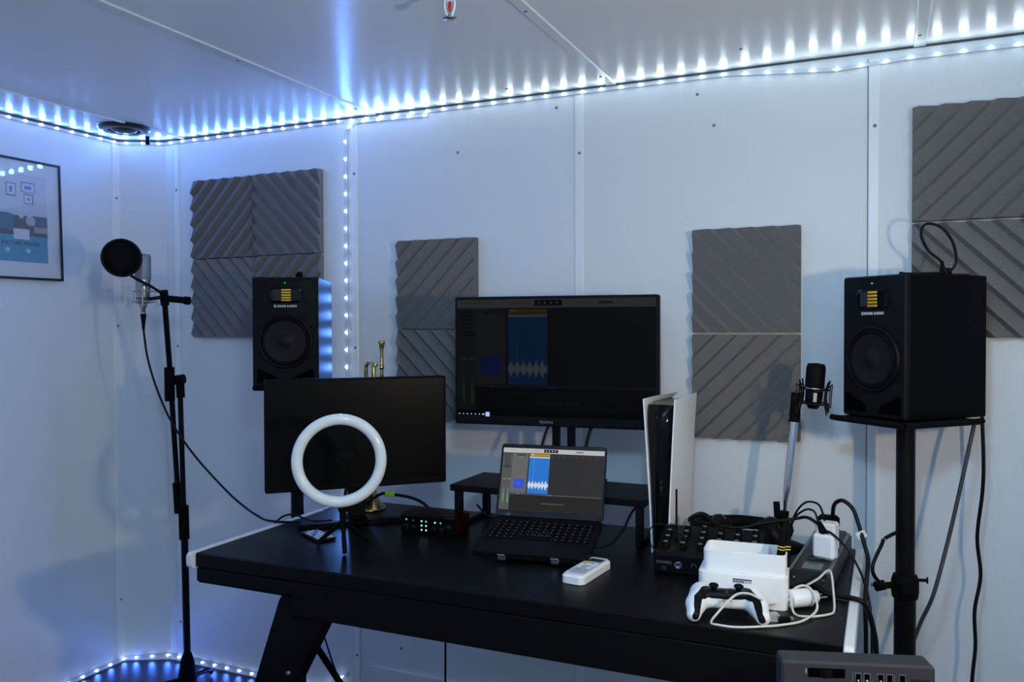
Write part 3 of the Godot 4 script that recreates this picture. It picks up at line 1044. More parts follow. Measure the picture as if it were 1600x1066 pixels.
func build_left_microphone():
	var t := thing("microphone_stand", "black boom stand with folded boom in the slanted corner", "microphone stand", V(-2.29, 0, 0.21))
	var o := Transform3D(Basis(), -t.position)
	var hub := MB.new()
	hub.pos(V(-2.288, 0, 0.21)).lathe([Vector2(0.012, 0.03), Vector2(0.03, 0.035), Vector2(0.033, 0.06), Vector2(0.024, 0.12), Vector2(0.014, 0.15), Vector2(0.011, 0.155)], 16)
	obj("hub", hub, mat.rubber_black, t, o)
	for i in 3:
		var a := TAU * i / 3 + 0.35
		var l := MB.new()
		l.tube(spline([V(-2.288 + cos(a) * 0.02, 0.055, 0.21 + sin(a) * 0.02), V(-2.288 + cos(a) * 0.13, 0.035, 0.21 + sin(a) * 0.13), V(-2.288 + cos(a) * 0.24, 0.012, 0.21 + sin(a) * 0.16)], 3), 0.009, 8)
		obj("leg", l, mat.satin_black, t, o)
	var p := MB.new()
	p.rod(V(-2.288, 0.1, 0.21), V(-2.30, 0.66, 0.207), 0.0125, 14)
	obj("lower_tube", p, mat.satin_black, t, o)
	var cl := MB.new()
	cl.rod(V(-2.2995, 0.56, 0.207), V(-2.302, 0.68, 0.207), 0.018, 14)
	obj("clutch", cl, mat.rubber_black, t, o)
	var p2 := MB.new()
	p2.rod(V(-2.301, 0.65, 0.207), V(-2.316, 1.14, 0.205), 0.0095, 12)
	obj("upper_tube", p2, mat.satin_black, t, o)
	var tj := MB.new()
	tj.rod(V(-2.312, 1.07, 0.205), V(-2.316, 1.15, 0.205), 0.015, 12)
	tj.rod(V(-2.352, 1.13, 0.225), V(-2.296, 1.138, 0.203), 0.017, 12)
	tj.rod(V(-2.344, 1.06, 0.225), V(-2.334, 1.18, 0.235), 0.018, 12)
	obj("swivel_joint", tj, mat.rubber_black, t, o)
	var bm := MB.new()
	bm.rod(V(-2.334, 0.70, 0.2), V(-2.337, 1.17, 0.23), 0.0095, 12)
	bm.rod(V(-2.337, 1.17, 0.23), V(-2.252, 1.432, 0.332), 0.0095, 12)
	obj("boom", bm, mat.satin_black, t, o)
	var cw := MB.new()
	cw.rod(V(-2.333, 0.65, 0.198), V(-2.334, 0.76, 0.204), 0.0165, 14)
	obj("counterweight", cw, mat.rubber_black, t, o)
	var hd := MB.new()
	hd.rod(V(-2.256, 1.40, 0.325), V(-2.250, 1.45, 0.336), 0.014, 12)
	hd.rod(V(-2.262, 1.424, 0.334), V(-2.185, 1.416, 0.305), 0.0115, 12)
	hd.rod(V(-2.187, 1.416, 0.306), V(-2.170, 1.414, 0.300), 0.014, 12)
	obj("boom_head", hd, mat.rubber_black, t, o)
	# pop filter: hoop, cloth and gooseneck, clamped to the boom
	var pf := thing("pop_filter", "round black pop filter in front of the silver microphone", "pop filter", V(-2.293, 1.553, 0.47))
	var dir := (V(0, 1.325, 2.452) - pf.position).normalized()
	var bz := Basis.looking_at(-V(dir.x * 0.75, dir.y, dir.z), Vector3.UP)
	var hp := MB.new()
	hp.torus(0.059, 0.0045, 40, 8)
	obj("hoop", hp, mat.satin_black, pf, Transform3D(bz, Vector3.ZERO))
	var cm := MB.new()
	cm.at(lay()).lathe([Vector2(0.0, -0.0025), Vector2(0.03, -0.0024), Vector2(0.059, -0.001), Vector2(0.059, 0.001), Vector2(0.03, 0.0024), Vector2(0, 0.0025)], 40)
	obj("cloth", cm, mat.pop_cloth, pf, Transform3D(bz, Vector3.ZERO))
	var gn := MB.new()
	gn.tube(spline([V(0.024, -0.052, -0.005), V(0.035, -0.07, -0.03), V(0.04, -0.09, -0.08), V(0.041, -0.115, -0.13)], 5), 0.0048, 8)
	obj("gooseneck", gn, mat.satin_black, pf)
	# microphone
	var mc := thing("studio_microphone", "silver studio microphone in a wire mount behind the pop filter", "microphone", V(-2.302, 1.40, 0.376))
	var bd := MB.new()
	bd.lathe([Vector2(0.0, 0.0), Vector2(0.014, 0.002), Vector2(0.0185, 0.012), Vector2(0.0215, 0.02), Vector2(0.0235, 0.075), Vector2(0.0235, 0.085)], 24)
	obj("body", bd, mat.nickel, mc)
	var gr := MB.new()
	gr.lathe([Vector2(0.0245, 0.085), Vector2(0.026, 0.09), Vector2(0.026, 0.16), Vector2(0.023, 0.172), Vector2(0.0, 0.176)], 24)
	obj("grille", gr, mat.mesh_silver, mc)
	for y in [0.006, 0.02, 0.05]:
		var b := MB.new()
		b.lathe([Vector2(0.0205, y), Vector2(0.0245, y + 0.001), Vector2(0.0245, y + 0.003), Vector2(0.0205, y + 0.004)], 24)
		obj("band", b, mat.dark_grey if y < 0.03 else mat.nickel, mc)
	shock_mount(mc, mat.nickel, 0.034, V(0, 0.028, 0))
	var arm := MB.new()
	arm.rod(V(0.03, 0.02, 0.0), V(0.052, 0.028, -0.04), 0.006)
	obj("mount_arm", arm, mat.satin_black, mc)
	var x := MB.new()
	x.lathe([Vector2(0.0, -0.085), Vector2(0.004, -0.085), Vector2(0.0065, -0.06), Vector2(0.0095, -0.035), Vector2(0.0095, -0.03)], 14)
	tag(obj("connector", x, mat.rubber_black, mc), "black cable connector")
	var x2 := MB.new()
	x2.lathe([Vector2(0.0075, -0.03), Vector2(0.0075, -0.012), Vector2(0.011, -0.01), Vector2(0.012, 0.002)], 14)
	obj("socket", x2, mat.nickel, mc)

func build_right_microphone():
	var a := V(-0.234, 0.80, 0.211)
	var b := V(-0.206, 1.115, 0.194)
	var t := thing("microphone_stand", "short chrome desk stand leaning beside the headphones", "microphone stand", V(-0.236, DT, 0.215))
	var o := Transform3D(Basis(), -t.position)
	var bs := MB.new()
	bs.pos(V(-0.236, DT, 0.215)).lathe([Vector2(0.0, 0.0), Vector2(0.055, 0.0), Vector2(0.055, 0.006), Vector2(0.045, 0.012), Vector2(0.014, 0.016), Vector2(0.012, 0.03)], 28)
	obj("base", bs, mat.rubber_black, t, o)
	var lo := MB.new()
	lo.rod(V(-0.236, DT + 0.02, 0.213), V(-0.2305, 0.845, 0.21), 0.0105, 14)
	obj("lower_joint", lo, mat.rubber_black, t, o)
	var kn := MB.new()
	kn.rod(V(-0.233, 0.838, 0.212), V(-0.252, 0.84, 0.218), 0.006)
	kn.rod(V(-0.248, 0.825, 0.217), V(-0.251, 0.868, 0.217), 0.0085, 10)
	obj("wing_knob", kn, mat.rubber_black, t, o)
	var tu := MB.new()
	tu.tube([V(-0.2315, 0.83, 0.21), V(-0.229, 0.87, 0.2085), V(-0.226, 0.9, 0.207), b + V(-0.003, -0.03, 0)], [0.004, 0.006, 0.0095, 0.0105], 16)
	obj("tube", tu, mat.chrome, t, o)
	var cp := MB.new()
	cp.rod(b + V(-0.004, -0.04, 0.001), b + V(0.0015, 0.035, -0.003), 0.0135, 14)
	obj("clip_socket", cp, mat.rubber_black, t, o)
	var mc := thing("studio_microphone", "black microphone in a spider mount on the chrome desk stand", "microphone", V(-0.163, 1.113, 0.215))
	mc.rotation_degrees = V(0, 0, -4)
	var bd := MB.new()
	bd.lathe([Vector2(0.0, 0.0), Vector2(0.012, 0.0), Vector2(0.019, 0.012), Vector2(0.0205, 0.02), Vector2(0.0215, 0.05)], 24)
	obj("body", bd, mat.satin_black, mc)
	var gr := MB.new()
	gr.lathe([Vector2(0.0225, 0.05), Vector2(0.0235, 0.055), Vector2(0.0235, 0.104), Vector2(0.02, 0.114), Vector2(0.0, 0.116)], 24)
	obj("grille", gr, mat.matte_black, mc)
	var band := MB.new()
	band.lathe([Vector2(0.0215, 0.046), Vector2(0.024, 0.048), Vector2(0.024, 0.053), Vector2(0.0215, 0.055)], 24)
	tag(obj("band", band, mat.nickel, mc), "silver ring below the grille")
	var bdg := MB.new()
	bdg.at(Transform3D(Basis(Vector3.UP, deg_to_rad(12.0)), Vector3.ZERO)).box(V(0, 0.03, 0.0208), V(0.009, 0.024, 0.002), 0.0005)
	tag(obj("badge", bdg, mat.nickel, mc), "bright badge on the front")
	shock_mount(mc, mat.satin_black, 0.036, V(0, 0.032, 0))
	var arm := MB.new()
	arm.rod(V(-0.034, 0.03, 0.0), V(-0.046, 0.02, -0.016), 0.008)
	obj("mount_arm", arm, mat.satin_black, mc)

# ------------------------------------------------------------------ things on the desk
func build_ring_light():
	var t := thing("ring_light", "white ring light switched off in front of the dark monitor", "ring light", V(-1.283, DT, 0.662))
	var c := V(0, 0.228, 0.014)
	var dir := (V(0, 1.325, 2.452) - (t.position + c)).normalized()
	var bz := Basis.looking_at(-V(dir.x, dir.y * 0.3, dir.z), Vector3.UP)
	var X := Transform3D(bz, c)
	var bk := MB.new()
	bk.pos(V(0, 0, -0.008)).torus(0.1065, 0.0143, 64, 10)
	obj("housing", bk, mat.white_matte, t, X)
	var df := MB.new()
	df.torus(0.1065, 0.0147, 72, 16)
	tag(obj("diffuser", df, mat.diffuser, t, X), "white unlit diffuser ring")
	var st := MB.new()
	st.rod(V(0, 0.05, 0.0), V(0, 0.1, 0.003), 0.008, 12)
	obj("neck", st, mat.rubber_black, t)
	var hd := MB.new()
	hd.lathe([Vector2(0, 0.092), Vector2(0.012, 0.094), Vector2(0.014, 0.102), Vector2(0.011, 0.112), Vector2(0, 0.114)], 14)
	obj("ball_head", hd, mat.rubber_black, t)
	for i in 3:
		var a := TAU * i / 3 + 0.9
		var l := MB.new()
		l.rod(V(cos(a) * 0.008, 0.062, sin(a) * 0.008), V(cos(a) * 0.075, 0.005, sin(a) * 0.075), 0.006, 8)
		obj("leg", l, mat.rubber_black, t)
	var gn := MB.new()
	gn.tube(spline([V(0, 0.1, 0.0), V(0.0, 0.14, -0.012), V(0.004, 0.19, -0.016), V(0.006, 0.225, -0.012)], 4), 0.004, 8)
	obj("gooseneck", gn, mat.rubber_black, t)
	var ph := MB.new()
	ph.at(Transform3D(bz, V(0.008, 0.24, -0.006)))
	ph.box(V(0, 0, 0), V(0.045, 0.02, 0.012), 0.003)
	ph.box(V(0.03, 0.012, 0.004), V(0.012, 0.02, 0.016), 0.003)
	ph.box(V(-0.024, -0.004, 0.006), V(0.008, 0.022, 0.02), 0.003)
	obj("phone_clamp", ph, mat.rubber_black, t)

func build_trumpet():
	var t := thing("trumpet", "brass trumpet standing on its bell behind the dark monitor", "trumpet", V(-1.45, DT, 0.255))
	var bl := MB.new()
	bl.pos(V(-0.034, 0.002, 0)).lathe([Vector2(0.058, 0.0), Vector2(0.061, 0.002), Vector2(0.058, 0.005), Vector2(0.045, 0.018), Vector2(0.033, 0.04), Vector2(0.022, 0.085), Vector2(0.013, 0.15), Vector2(0.008, 0.24), Vector2(0.006, 0.40)], 28)
	obj("bell", bl, mat.brass, t)
	var bow := MB.new()
	var pts := [V(-0.034, 0.40, 0)]
	for i in 9:
		var a := PI - PI * i / 8
		pts.append(V(-0.02 + cos(a) * 0.014, 0.445 + sin(a) * 0.016, 0))
	pts.append(V(-0.006, 0.4, 0))
	pts.append(V(-0.004, 0.25, 0.008))
	bow.tube(pts, 0.0062, 10)
	obj("bow", bow, mat.brass, t)
	for i in 3:
		var v := MB.new()
		v.pos(V(0.006, 0.19 + i * 0.03, 0.0)).at(Transform3D(Basis(Vector3.RIGHT, PI / 2), V(0.006, 0.19 + i * 0.03, -0.04))).lathe([Vector2(0, 0), Vector2(0.012, 0), Vector2(0.012, 0.09), Vector2(0.006, 0.1), Vector2(0.006, 0.115), Vector2(0, 0.115)], 14)
		obj("valve", v, mat.brass, t)
	var lp := MB.new()
	lp.rod(V(0.024, 0.2, 0), V(0.024, 0.475, 0), 0.0055, 12)
	obj("leadpipe", lp, mat.brass, t)
	var sl := MB.new()
	sl.lathe([Vector2(0.007, 0.448), Vector2(0.0075, 0.452), Vector2(0.007, 0.458)], 12)
	sl.pos(V(0.024, 0, 0)).lathe([Vector2(0.0057, 0.44), Vector2(0.0075, 0.442), Vector2(0.0075, 0.452), Vector2(0.0057, 0.454)], 12)
	obj("ferrule", sl, mat.brass, t)
	var br := MB.new()
	br.tube(spline([V(-0.006, 0.395, 0), V(0.006, 0.402, 0), V(0.024, 0.425, 0)], 4), 0.0024, 8)
	obj("brace", br, mat.brass, t)
	var mp := MB.new()
	mp.pos(V(0.024, 0, 0)).lathe([Vector2(0.0045, 0.455), Vector2(0.0055, 0.5), Vector2(0.0075, 0.51), Vector2(0.0102, 0.52), Vector2(0.0112, 0.526), Vector2(0.0102, 0.53), Vector2(0.007, 0.529), Vector2(0.002, 0.515)], 18)
	obj("mouthpiece", mp, mat.brass, t)

func build_interface():
	var t := thing("audio_interface", "small black audio interface with red sides and glowing green lights", "audio interface", V(-1.142, DT, 0.43), 2.0)
	t.scale = Vector3.ONE * 0.86
	var w := 0.2
	var h := 0.058
	var b := MB.new()
	b.box(V(0, h / 2 + 0.003, 0), V(w - 0.008, h, 0.1), 0.002)
	obj("case", b, mat.gloss_black, t)
	var r := MB.new()
	r.box(V(0, h / 2 + 0.003, -0.006), V(w, h + 0.003, 0.094), 0.002)
	tag(obj("cover", r, mat.red_metal, t), "dark red metal cover")
	var z := 0.0505
	for p in [[-0.075, 0.047, 1], [-0.05, 0.045, 0], [-0.02, 0.045, 2], [-0.004, 0.045, 1], [-0.02, 0.031, 2], [-0.004, 0.031, 2], [-0.02, 0.017, 2], [-0.004, 0.017, 2], [0.028, 0.044, 2], [0.048, 0.044, 1]]:
		var l := MB.new()
		l.at(lay(V(p[0], p[1], z))).lathe([Vector2(0.0028 if p[2] else 0.0018, -0.001), Vector2(0.0026 if p[2] else 0.0016, 0.0008), Vector2(0, 0.001)], 10)
		obj("indicator", l, [mat.light_grey, mat.green_led, mat.white_led][p[2]], t)
	for p in [[-0.075, 0.024, 0.012], [-0.048, 0.024, 0.009], [0.026, 0.022, 0.011], [0.052, 0.022, 0.011], [0.076, 0.03, 0.013]]:
		var k := MB.new()
		k.at(lay(V(p[0], p[1], z - 0.002))).lathe([Vector2(p[2], 0), Vector2(p[2], 0.008), Vector2(p[2] * 0.8, 0.011), Vector2(0, 0.011)], 16)
		obj("knob", k, mat.satin_black, t)

func build_remotes():
	# white air conditioner remote
	var t := thing("remote_control", "white remote control with a small display lying on the desk front", "remote control", V(-0.622, DT, 0.64), -6.0)
	var b := MB.new()
	b.at(Transform3D(Basis(Vector3.RIGHT, -PI / 2), Vector3.ZERO)).prism(rrect(0.056, 0.162, 0.014, 6), 0.001, 0.021, 0.004, 0.005)
	obj("shell", b, mat.white_plastic, t)
	var p := MB.new()
	p.at(Transform3D(Basis(Vector3.RIGHT, -PI / 2), V(0, 0, -0.004))).prism(rrect(0.042, 0.13, 0.008, 4), 0.0205, 0.0214)
	obj("face_plate", p, mat.light_grey, t)
	var s := MB.new()
	s.box(V(0.001, 0.0218, -0.05), V(0.032, 0.0012, 0.02), 0.0004)
	tag(obj("display", s, mat.dark_grey, t), "grey display")
	var y := MB.new()
	y.box(V(-0.016, 0.0222, -0.028), V(0.01, 0.002, 0.01), 0.0008)
	tag(obj("button", y, mat.yellow, t), "yellow button")
	for q in [[-0.014, -0.006, 0.009], [-0.014, 0.012, 0.009], [0.0, -0.012, 0.014], [0.014, -0.018, 0.009], [0.014, -0.002, 0.009], [0.012, 0.016, 0.009]]:
		var k := MB.new()
		k.box(V(q[0], 0.0222, q[1]), V(q[2], 0.002, 0.011), 0.0008)
		obj("button", k, mat.white_plastic, t)
	var mk := MB.new()
	mk.box(V(-0.006, 0.0216, 0.034), V(0.014, 0.0006, 0.003))
	obj("mark", mk, mat.grey_plastic, t)
	# flat key remote of the LED strips
	var r := thing("remote_control", "flat little remote with rows of white and blue keys beside the ring light", "remote control", V(-1.405, DT, 0.607), -28.0)
	var rb := MB.new()
	rb.box(V(0, 0.0045, 0), V(0.115, 0.007, 0.052), 0.0015)
	obj("shell", rb, mat.gloss_black, r)
	for i in 6:
		for j in 4:
			var k := MB.new()
			k.box(V(-0.045 + i * 0.0175, 0.0084, -0.0178 + j * 0.0118), V(0.0135, 0.0016, 0.0085), 0.0006)
			obj("key", k, mat.key_blue if (i + j * 2) % 3 == 0 else mat.print_white, r)

func build_console():
	var t := thing("game_console", "upright white and black game console beside the laptop", "game console", V(-0.512, DT, 0.28), 0.0)
	var h := 0.39
	var zf := 0.125
	var zb := -0.13
	# black core between the plates
	var c := MB.new(false)
	var prof := func(y: float) -> float: return lerp(0.0165, 0.034, pow(y, 1.3))
	var n := 14
	c.sm(true)
	for i in n:
		var a: float = float(i) / n
		var b: float = float(i + 1) / n
		var ya := lerpf(0.012, h - 0.016, a)
		var yb := lerpf(0.012, h - 0.016, b)
		var wa: float = prof.call(a)
		var wb: float = prof.call(b)
		var za := zf - 0.012 - (0.02 * pow(max(0.0, a - 0.85) / 0.15, 2))
		var zc := zf - 0.012 - (0.02 * pow(max(0.0, b - 0.85) / 0.15, 2))
		c.quad(V(-wa, ya, za), V(wa, ya, za), V(wb, yb, zc), V(-wb, yb, zc))
		c.quad(V(wa, ya, za), V(wa, ya, zb + 0.01), V(wb, yb, zb + 0.01), V(wb, yb, zc))
		c.quad(V(-wa, ya, zb + 0.01), V(-wa, ya, za), V(-wb, yb, zc), V(-wb, yb, zb + 0.01))
		c.quad(V(wa, ya, zb + 0.01), V(-wa, ya, zb + 0.01), V(-wb, yb, zb + 0.01), V(wb, yb, zb + 0.01))
	c.sm(false)
	var wt: float = prof.call(1.0)
	c.quad(V(-wt, h - 0.016, zf - 0.032), V(wt, h - 0.016, zf - 0.032), V(wt, h - 0.016, zb + 0.01), V(-wt, h - 0.016, zb + 0.01))
	obj("core", c, mat.gloss_black, t)
	for sx in [-1.0, 1.0]:
		var p := MB.new(true)
		var nu := 16
		var nv := 10
		var grid := []
		for side in 2:
			var g := []
			for i in nu + 1:
				var row := []
				for j in nv + 1:
					var u := float(i) / nu
					var v := float(j) / nv
					var y := u * h
					# plates flare to the top; the rear half curves outward
					var x := lerpf(0.019, 0.038, pow(u, 1.25)) + 0.006 * sin(PI * v) * (0.4 + 0.6 * u) + (0.004 if side == 0 else 0.0)
					if u > 0.94 and sx < 0:
						x -= (u - 0.94) / 0.06 * 0.03 * v
					var z := lerpf(zf - 0.012 * (1.0 - u), zb, v)
					row.append(V(sx * x, y, z))
				g.append(row)
			grid.append(g)
		var G: Array = grid[0]
		var I: Array = grid[1]
		for i in nu:
			for j in nv:
				if sx > 0:
					p.quad(G[i][j], G[i][j + 1], G[i + 1][j + 1], G[i + 1][j])
					p.quad(I[i][j + 1], I[i][j], I[i + 1][j], I[i + 1][j + 1])
				else:
					p.quad(G[i][j + 1], G[i][j], G[i + 1][j], G[i + 1][j + 1])
					p.quad(I[i][j], I[i][j + 1], I[i + 1][j + 1], I[i + 1][j])
		p.sm(false)
		for i in nu:
			p.quad(G[i][0], G[i + 1][0], I[i + 1][0], I[i][0])
			p.quad(G[i][nv], G[i + 1][nv], I[i + 1][nv], I[i][nv])
		for j in nv:
			p.quad(G[nu][j], G[nu][j + 1], I[nu][j + 1], I[nu][j])
			p.quad(G[0][j], G[0][j + 1], I[0][j + 1], I[0][j])
		tag(obj("side_plate", p, mat.white_matte, t), "curved white side plate")
	var bs := MB.new()
	bs.at(Transform3D(Basis(Vector3.RIGHT, -PI / 2), V(0, 0, -0.01))).prism(rrect(0.075, 0.2, 0.03, 5), 0.0, 0.012)
	obj("base", bs, mat.satin_black, t)
	for y in [0.165, 0.18]:
		var u := MB.new()
		u.box(V(0.002, y, zf - 0.0115), V(0.006, 0.009, 0.002), 0.0006)
		obj("port", u, mat.dark_grey, t)

func build_mixer():
	var t := thing("audio_mixer", "small black mixing desk with silver-capped knobs beside the console", "mixer", V(-0.372, DT, 0.465), 5.0)
	var w := 0.24
	var b := MB.new()
	var side := PackedVector2Array([Vector2(-0.085, 0.003), Vector2(0.085, 0.003), Vector2(0.085, 0.075), Vector2(-0.06, 0.05), Vector2(-0.085, 0.042)])
	b.at(Transform3D(Basis(V(0, 0, -1), V(0, 1, 0), V(1, 0, 0)), V(-w / 2, 0, 0))).prism(side, 0.0, w)
	obj("case", b, mat.dark_grey if false else mat.satin_black, t)
	var sl := (0.075 - 0.05) / 0.145
	var idx := 0
	for r in 4:
		for c in 6:
			var z := 0.045 - r * 0.034
			var y := 0.05 + (0.06 - z) * sl
			var x := -0.1 + c * 0.04
			var k := MB.new()
			k.pos(V(x, y, z)).lathe([Vector2(0.0085, -0.002), Vector2(0.008, 0.01), Vector2(0.0062, 0.013)], 12)
			var ko := obj("knob", k, mat.rubber_black, t)
			var cp := MB.new()
			cp.pos(V(x, y, z)).lathe([Vector2(0.0062, 0.0128), Vector2(0.005, 0.0145), Vector2(0, 0.0147)], 12)
			obj("cap", cp, mat.grey_plastic, ko)
			idx += 1
	var jk := MB.new()
	jk.at(lay(V(-0.065, 0.022, 0.085))).lathe([Vector2(0.009, 0.0), Vector2(0.009, 0.003), Vector2(0.005, 0.0035), Vector2(0.0045, 0.001), Vector2(0, 0.001)], 16)
	obj("jack", jk, mat.screw_steel, t)
	words("lettering", "PHONES", 0.009, mat.grey_plastic, t, Transform3D(Basis(), V(-0.098, 0.027, 0.0856)))
	words("lettering", "12", 0.009, mat.grey_plastic, t, Transform3D(Basis(), V(-0.098, 0.014, 0.0856)))
	var hp := MB.new()
	hp.at(Transform3D(Basis(), V(-0.03, 0.02, 0.086)))
	var arc := []
	for i in 9:
		var a := PI * i / 8
		arc.append(V(cos(a) * 0.006, sin(a) * 0.008, 0))
	hp.tube(arc, 0.0008, 5)
	obj("headphone_mark", hp, mat.grey_plastic, t)
	var an := thing("antenna_rod", "thin black upright rod in front of the game console", "antenna", V(-0.452, DT + 0.057, 0.475))
	var rod := MB.new()
	rod.rod(V(0, 0.006, 0), V(0.0, 0.125, 0), 0.0026, 8)
	obj("rod", rod, mat.satin_black, an)
	var ab := MB.new()
	ab.lathe([Vector2(0, 0), Vector2(0.006, 0), Vector2(0.005, 0.012), Vector2(0.003, 0.016)], 10)
	obj("foot", ab, mat.satin_black, an)

func build_headphones():
	var t := thing("headphones", "black headphones lying behind the white box", "headphones", V(-0.335, DT, 0.272), 10.0)
	t.scale = Vector3.ONE * 1.15
	for sx in [-1.0, 1.0]:
		var c := MB.new()
		c.at(Transform3D(Basis(Vector3.FORWARD, sx * 1.2), V(sx * 0.062 + 0.01, 0.042, 0.03))).lathe([Vector2(0, -0.016), Vector2(0.03, -0.016), Vector2(0.04, -0.008), Vector2(0.042, 0.004), Vector2(0.036, 0.016), Vector2(0, 0.02)], 24)
		var co := obj("ear_cup", c, mat.satin_black, t)
		var pd := MB.new()
		pd.at(Transform3D(Basis(Vector3.FORWARD, sx * 1.2) * Basis(Vector3.RIGHT, PI / 2), V(sx * 0.062 + 0.01, 0.042, 0.03) + Basis(Vector3.FORWARD, sx * 1.2) * V(0, -0.016, 0))).torus(0.03, 0.011, 24, 8)
		obj("ear_pad", pd, mat.rubber_black, co)
	var hb := MB.new()
	hb.tube(spline([V(-0.085, 0.05, 0.03), V(-0.1, 0.045, -0.02), V(-0.07, 0.04, -0.07), V(0.0, 0.04, -0.095), V(0.08, 0.04, -0.07), V(0.105, 0.045, -0.02), V(0.095, 0.05, 0.03)], 6), 0.011, 8, false, 1.4)
	obj("headband", hb, mat.rubber_black, t)
	# coiled lead
	var cc := []
	for i in 260:
		var s := i / 259.0
		var p := V(lerpf(-0.44, -0.365, s), 0.842 + 0.02 * sin(PI * s), lerpf(0.395, 0.425, s))
		cc.append(p + V(0, cos(i * 0.75) * 0.0055, sin(i * 0.75) * 0.0055))
	var m := MB.new()
	m.tube(cc, 0.0014, 5)
	var o := obj("coiled_cable", m, mat.cable_black, self)
	tag(o, "coiled black headphone lead above the mixer knobs", "cable", "cables on the desk")

func sd_caps(p: Vector3, a: Vector3, b: Vector3, ra: float, rb: float) -> float:
	var ab := b - a
	var h: float = clamp((p - a).dot(ab) / ab.length_squared(), 0.0, 1.0)
	return p.distance_to(a + ab * h) - lerpf(ra, rb, h)

func smin(a: float, b: float, k: float) -> float:
	var h: float = clamp(0.5 + 0.5 * (b - a) / k, 0.0, 1.0)
	return lerpf(b, a, h) - k * h * (1.0 - h)

func pad_shell(p: Vector3) -> float:
	p.x = abs(p.x)
	var q := (p - V(0, 0.036, -0.018)).abs() - V(0.05, 0.006, 0.022)
	var d: float = Vector3(max(q.x, 0), max(q.y, 0), max(q.z, 0)).length() + min(max(q.x, max(q.y, q.z)), 0.0) - 0.014
	d = smin(d, sd_caps(p, V(0.052, 0.036, -0.022), V(0.064, 0.028, 0.022), 0.0245, 0.0205), 0.012)
	d = smin(d, sd_caps(p, V(0.064, 0.028, 0.022), V(0.07, 0.0175, 0.058), 0.0205, 0.0150), 0.008)
	return d

func pad_dark(p: Vector3) -> float:
	var q := V(abs(p.x), p.y, p.z)
	var d := sd_caps(q, V(0.067, 0.016, 0.075), V(0.060, 0.045, 0.03), 0.0075, 0.009)
	d = min(d, sd_caps(q, V(0.060, 0.045, 0.03), V(0.036, 0.058, 0.008), 0.009, 0.016))
	d = min(d, sd_caps(q, V(0.036, 0.056, 0.008), V(0.0, 0.056, 0.012), 0.018, 0.018))
	return max(pad_shell(p) - 0.0009, d)

func nets(field: Callable, lo: Vector3, hi: Vector3, s: float) -> ArrayMesh:
	var n := Vector3i(((hi - lo) / s).ceil()) + Vector3i.ONE
	var f := PackedFloat32Array()
	f.resize(n.x * n.y * n.z)
	for z in n.z:
		for y in n.y:
			for x in n.x:
				f[x + n.x * (y + n.y * z)] = field.call(lo + Vector3(x, y, z) * s)
	var id := {}
	var vs := PackedVector3Array()
	for z in n.z - 1:
		for y in n.y - 1:
			for x in n.x - 1:
				var c := Vector3.ZERO
				var m := 0
				var base := x + n.x * (y + n.y * z)
				var g := [f[base], f[base + 1], f[base + n.x], f[base + n.x + 1], f[base + n.x * n.y], f[base + n.x * n.y + 1], f[base + n.x * n.y + n.x], f[base + n.x * n.y + n.x + 1]]
				var neg := 0
				for v in g:
					if v < 0: neg += 1
				if neg == 0 or neg == 8:
					continue
				for e in [[0, 1], [2, 3], [4, 5], [6, 7], [0, 2], [1, 3], [4, 6], [5, 7], [0, 4], [1, 5], [2, 6], [3, 7]]:
					var a: float = g[e[0]]
					var b: float = g[e[1]]
					if (a < 0) != (b < 0):
						var k: float = a / (a - b)
						var pa := Vector3(e[0] & 1, (e[0] >> 1) & 1, e[0] >> 2)
						var pb := Vector3(e[1] & 1, (e[1] >> 1) & 1, e[1] >> 2)
						c += pa.lerp(pb, k)
						m += 1
				id[base] = vs.size()
				vs.append(lo + (Vector3(x, y, z) + c / m) * s)
	var mb := MB.new(true)
	var sx := 1
	var sy := n.x
	var sz := n.x * n.y
	for z in range(1, n.z - 1):
		for y in range(1, n.y - 1):
			for x in range(1, n.x - 1):
				var b := x + n.x * (y + n.y * z)
				for ax in [[sx, sy, sz], [sy, sz, sx], [sz, sx, sy]]:
					var a0 := f[b] < 0
					if a0 == (f[b + ax[0]] < 0):
						continue
					var q := [b - ax[1] - ax[2], b - ax[2], b, b - ax[1]]
					if not (id.has(q[0]) and id.has(q[1]) and id.has(q[2]) and id.has(q[3])):
						continue
					var p := [vs[id[q[0]]], vs[id[q[1]]], vs[id[q[2]]], vs[id[q[3]]]]
					if a0:
						mb.quad(p[0], p[1], p[2], p[3])
					else:
						mb.quad(p[0], p[3], p[2], p[1])
	return mb.done()

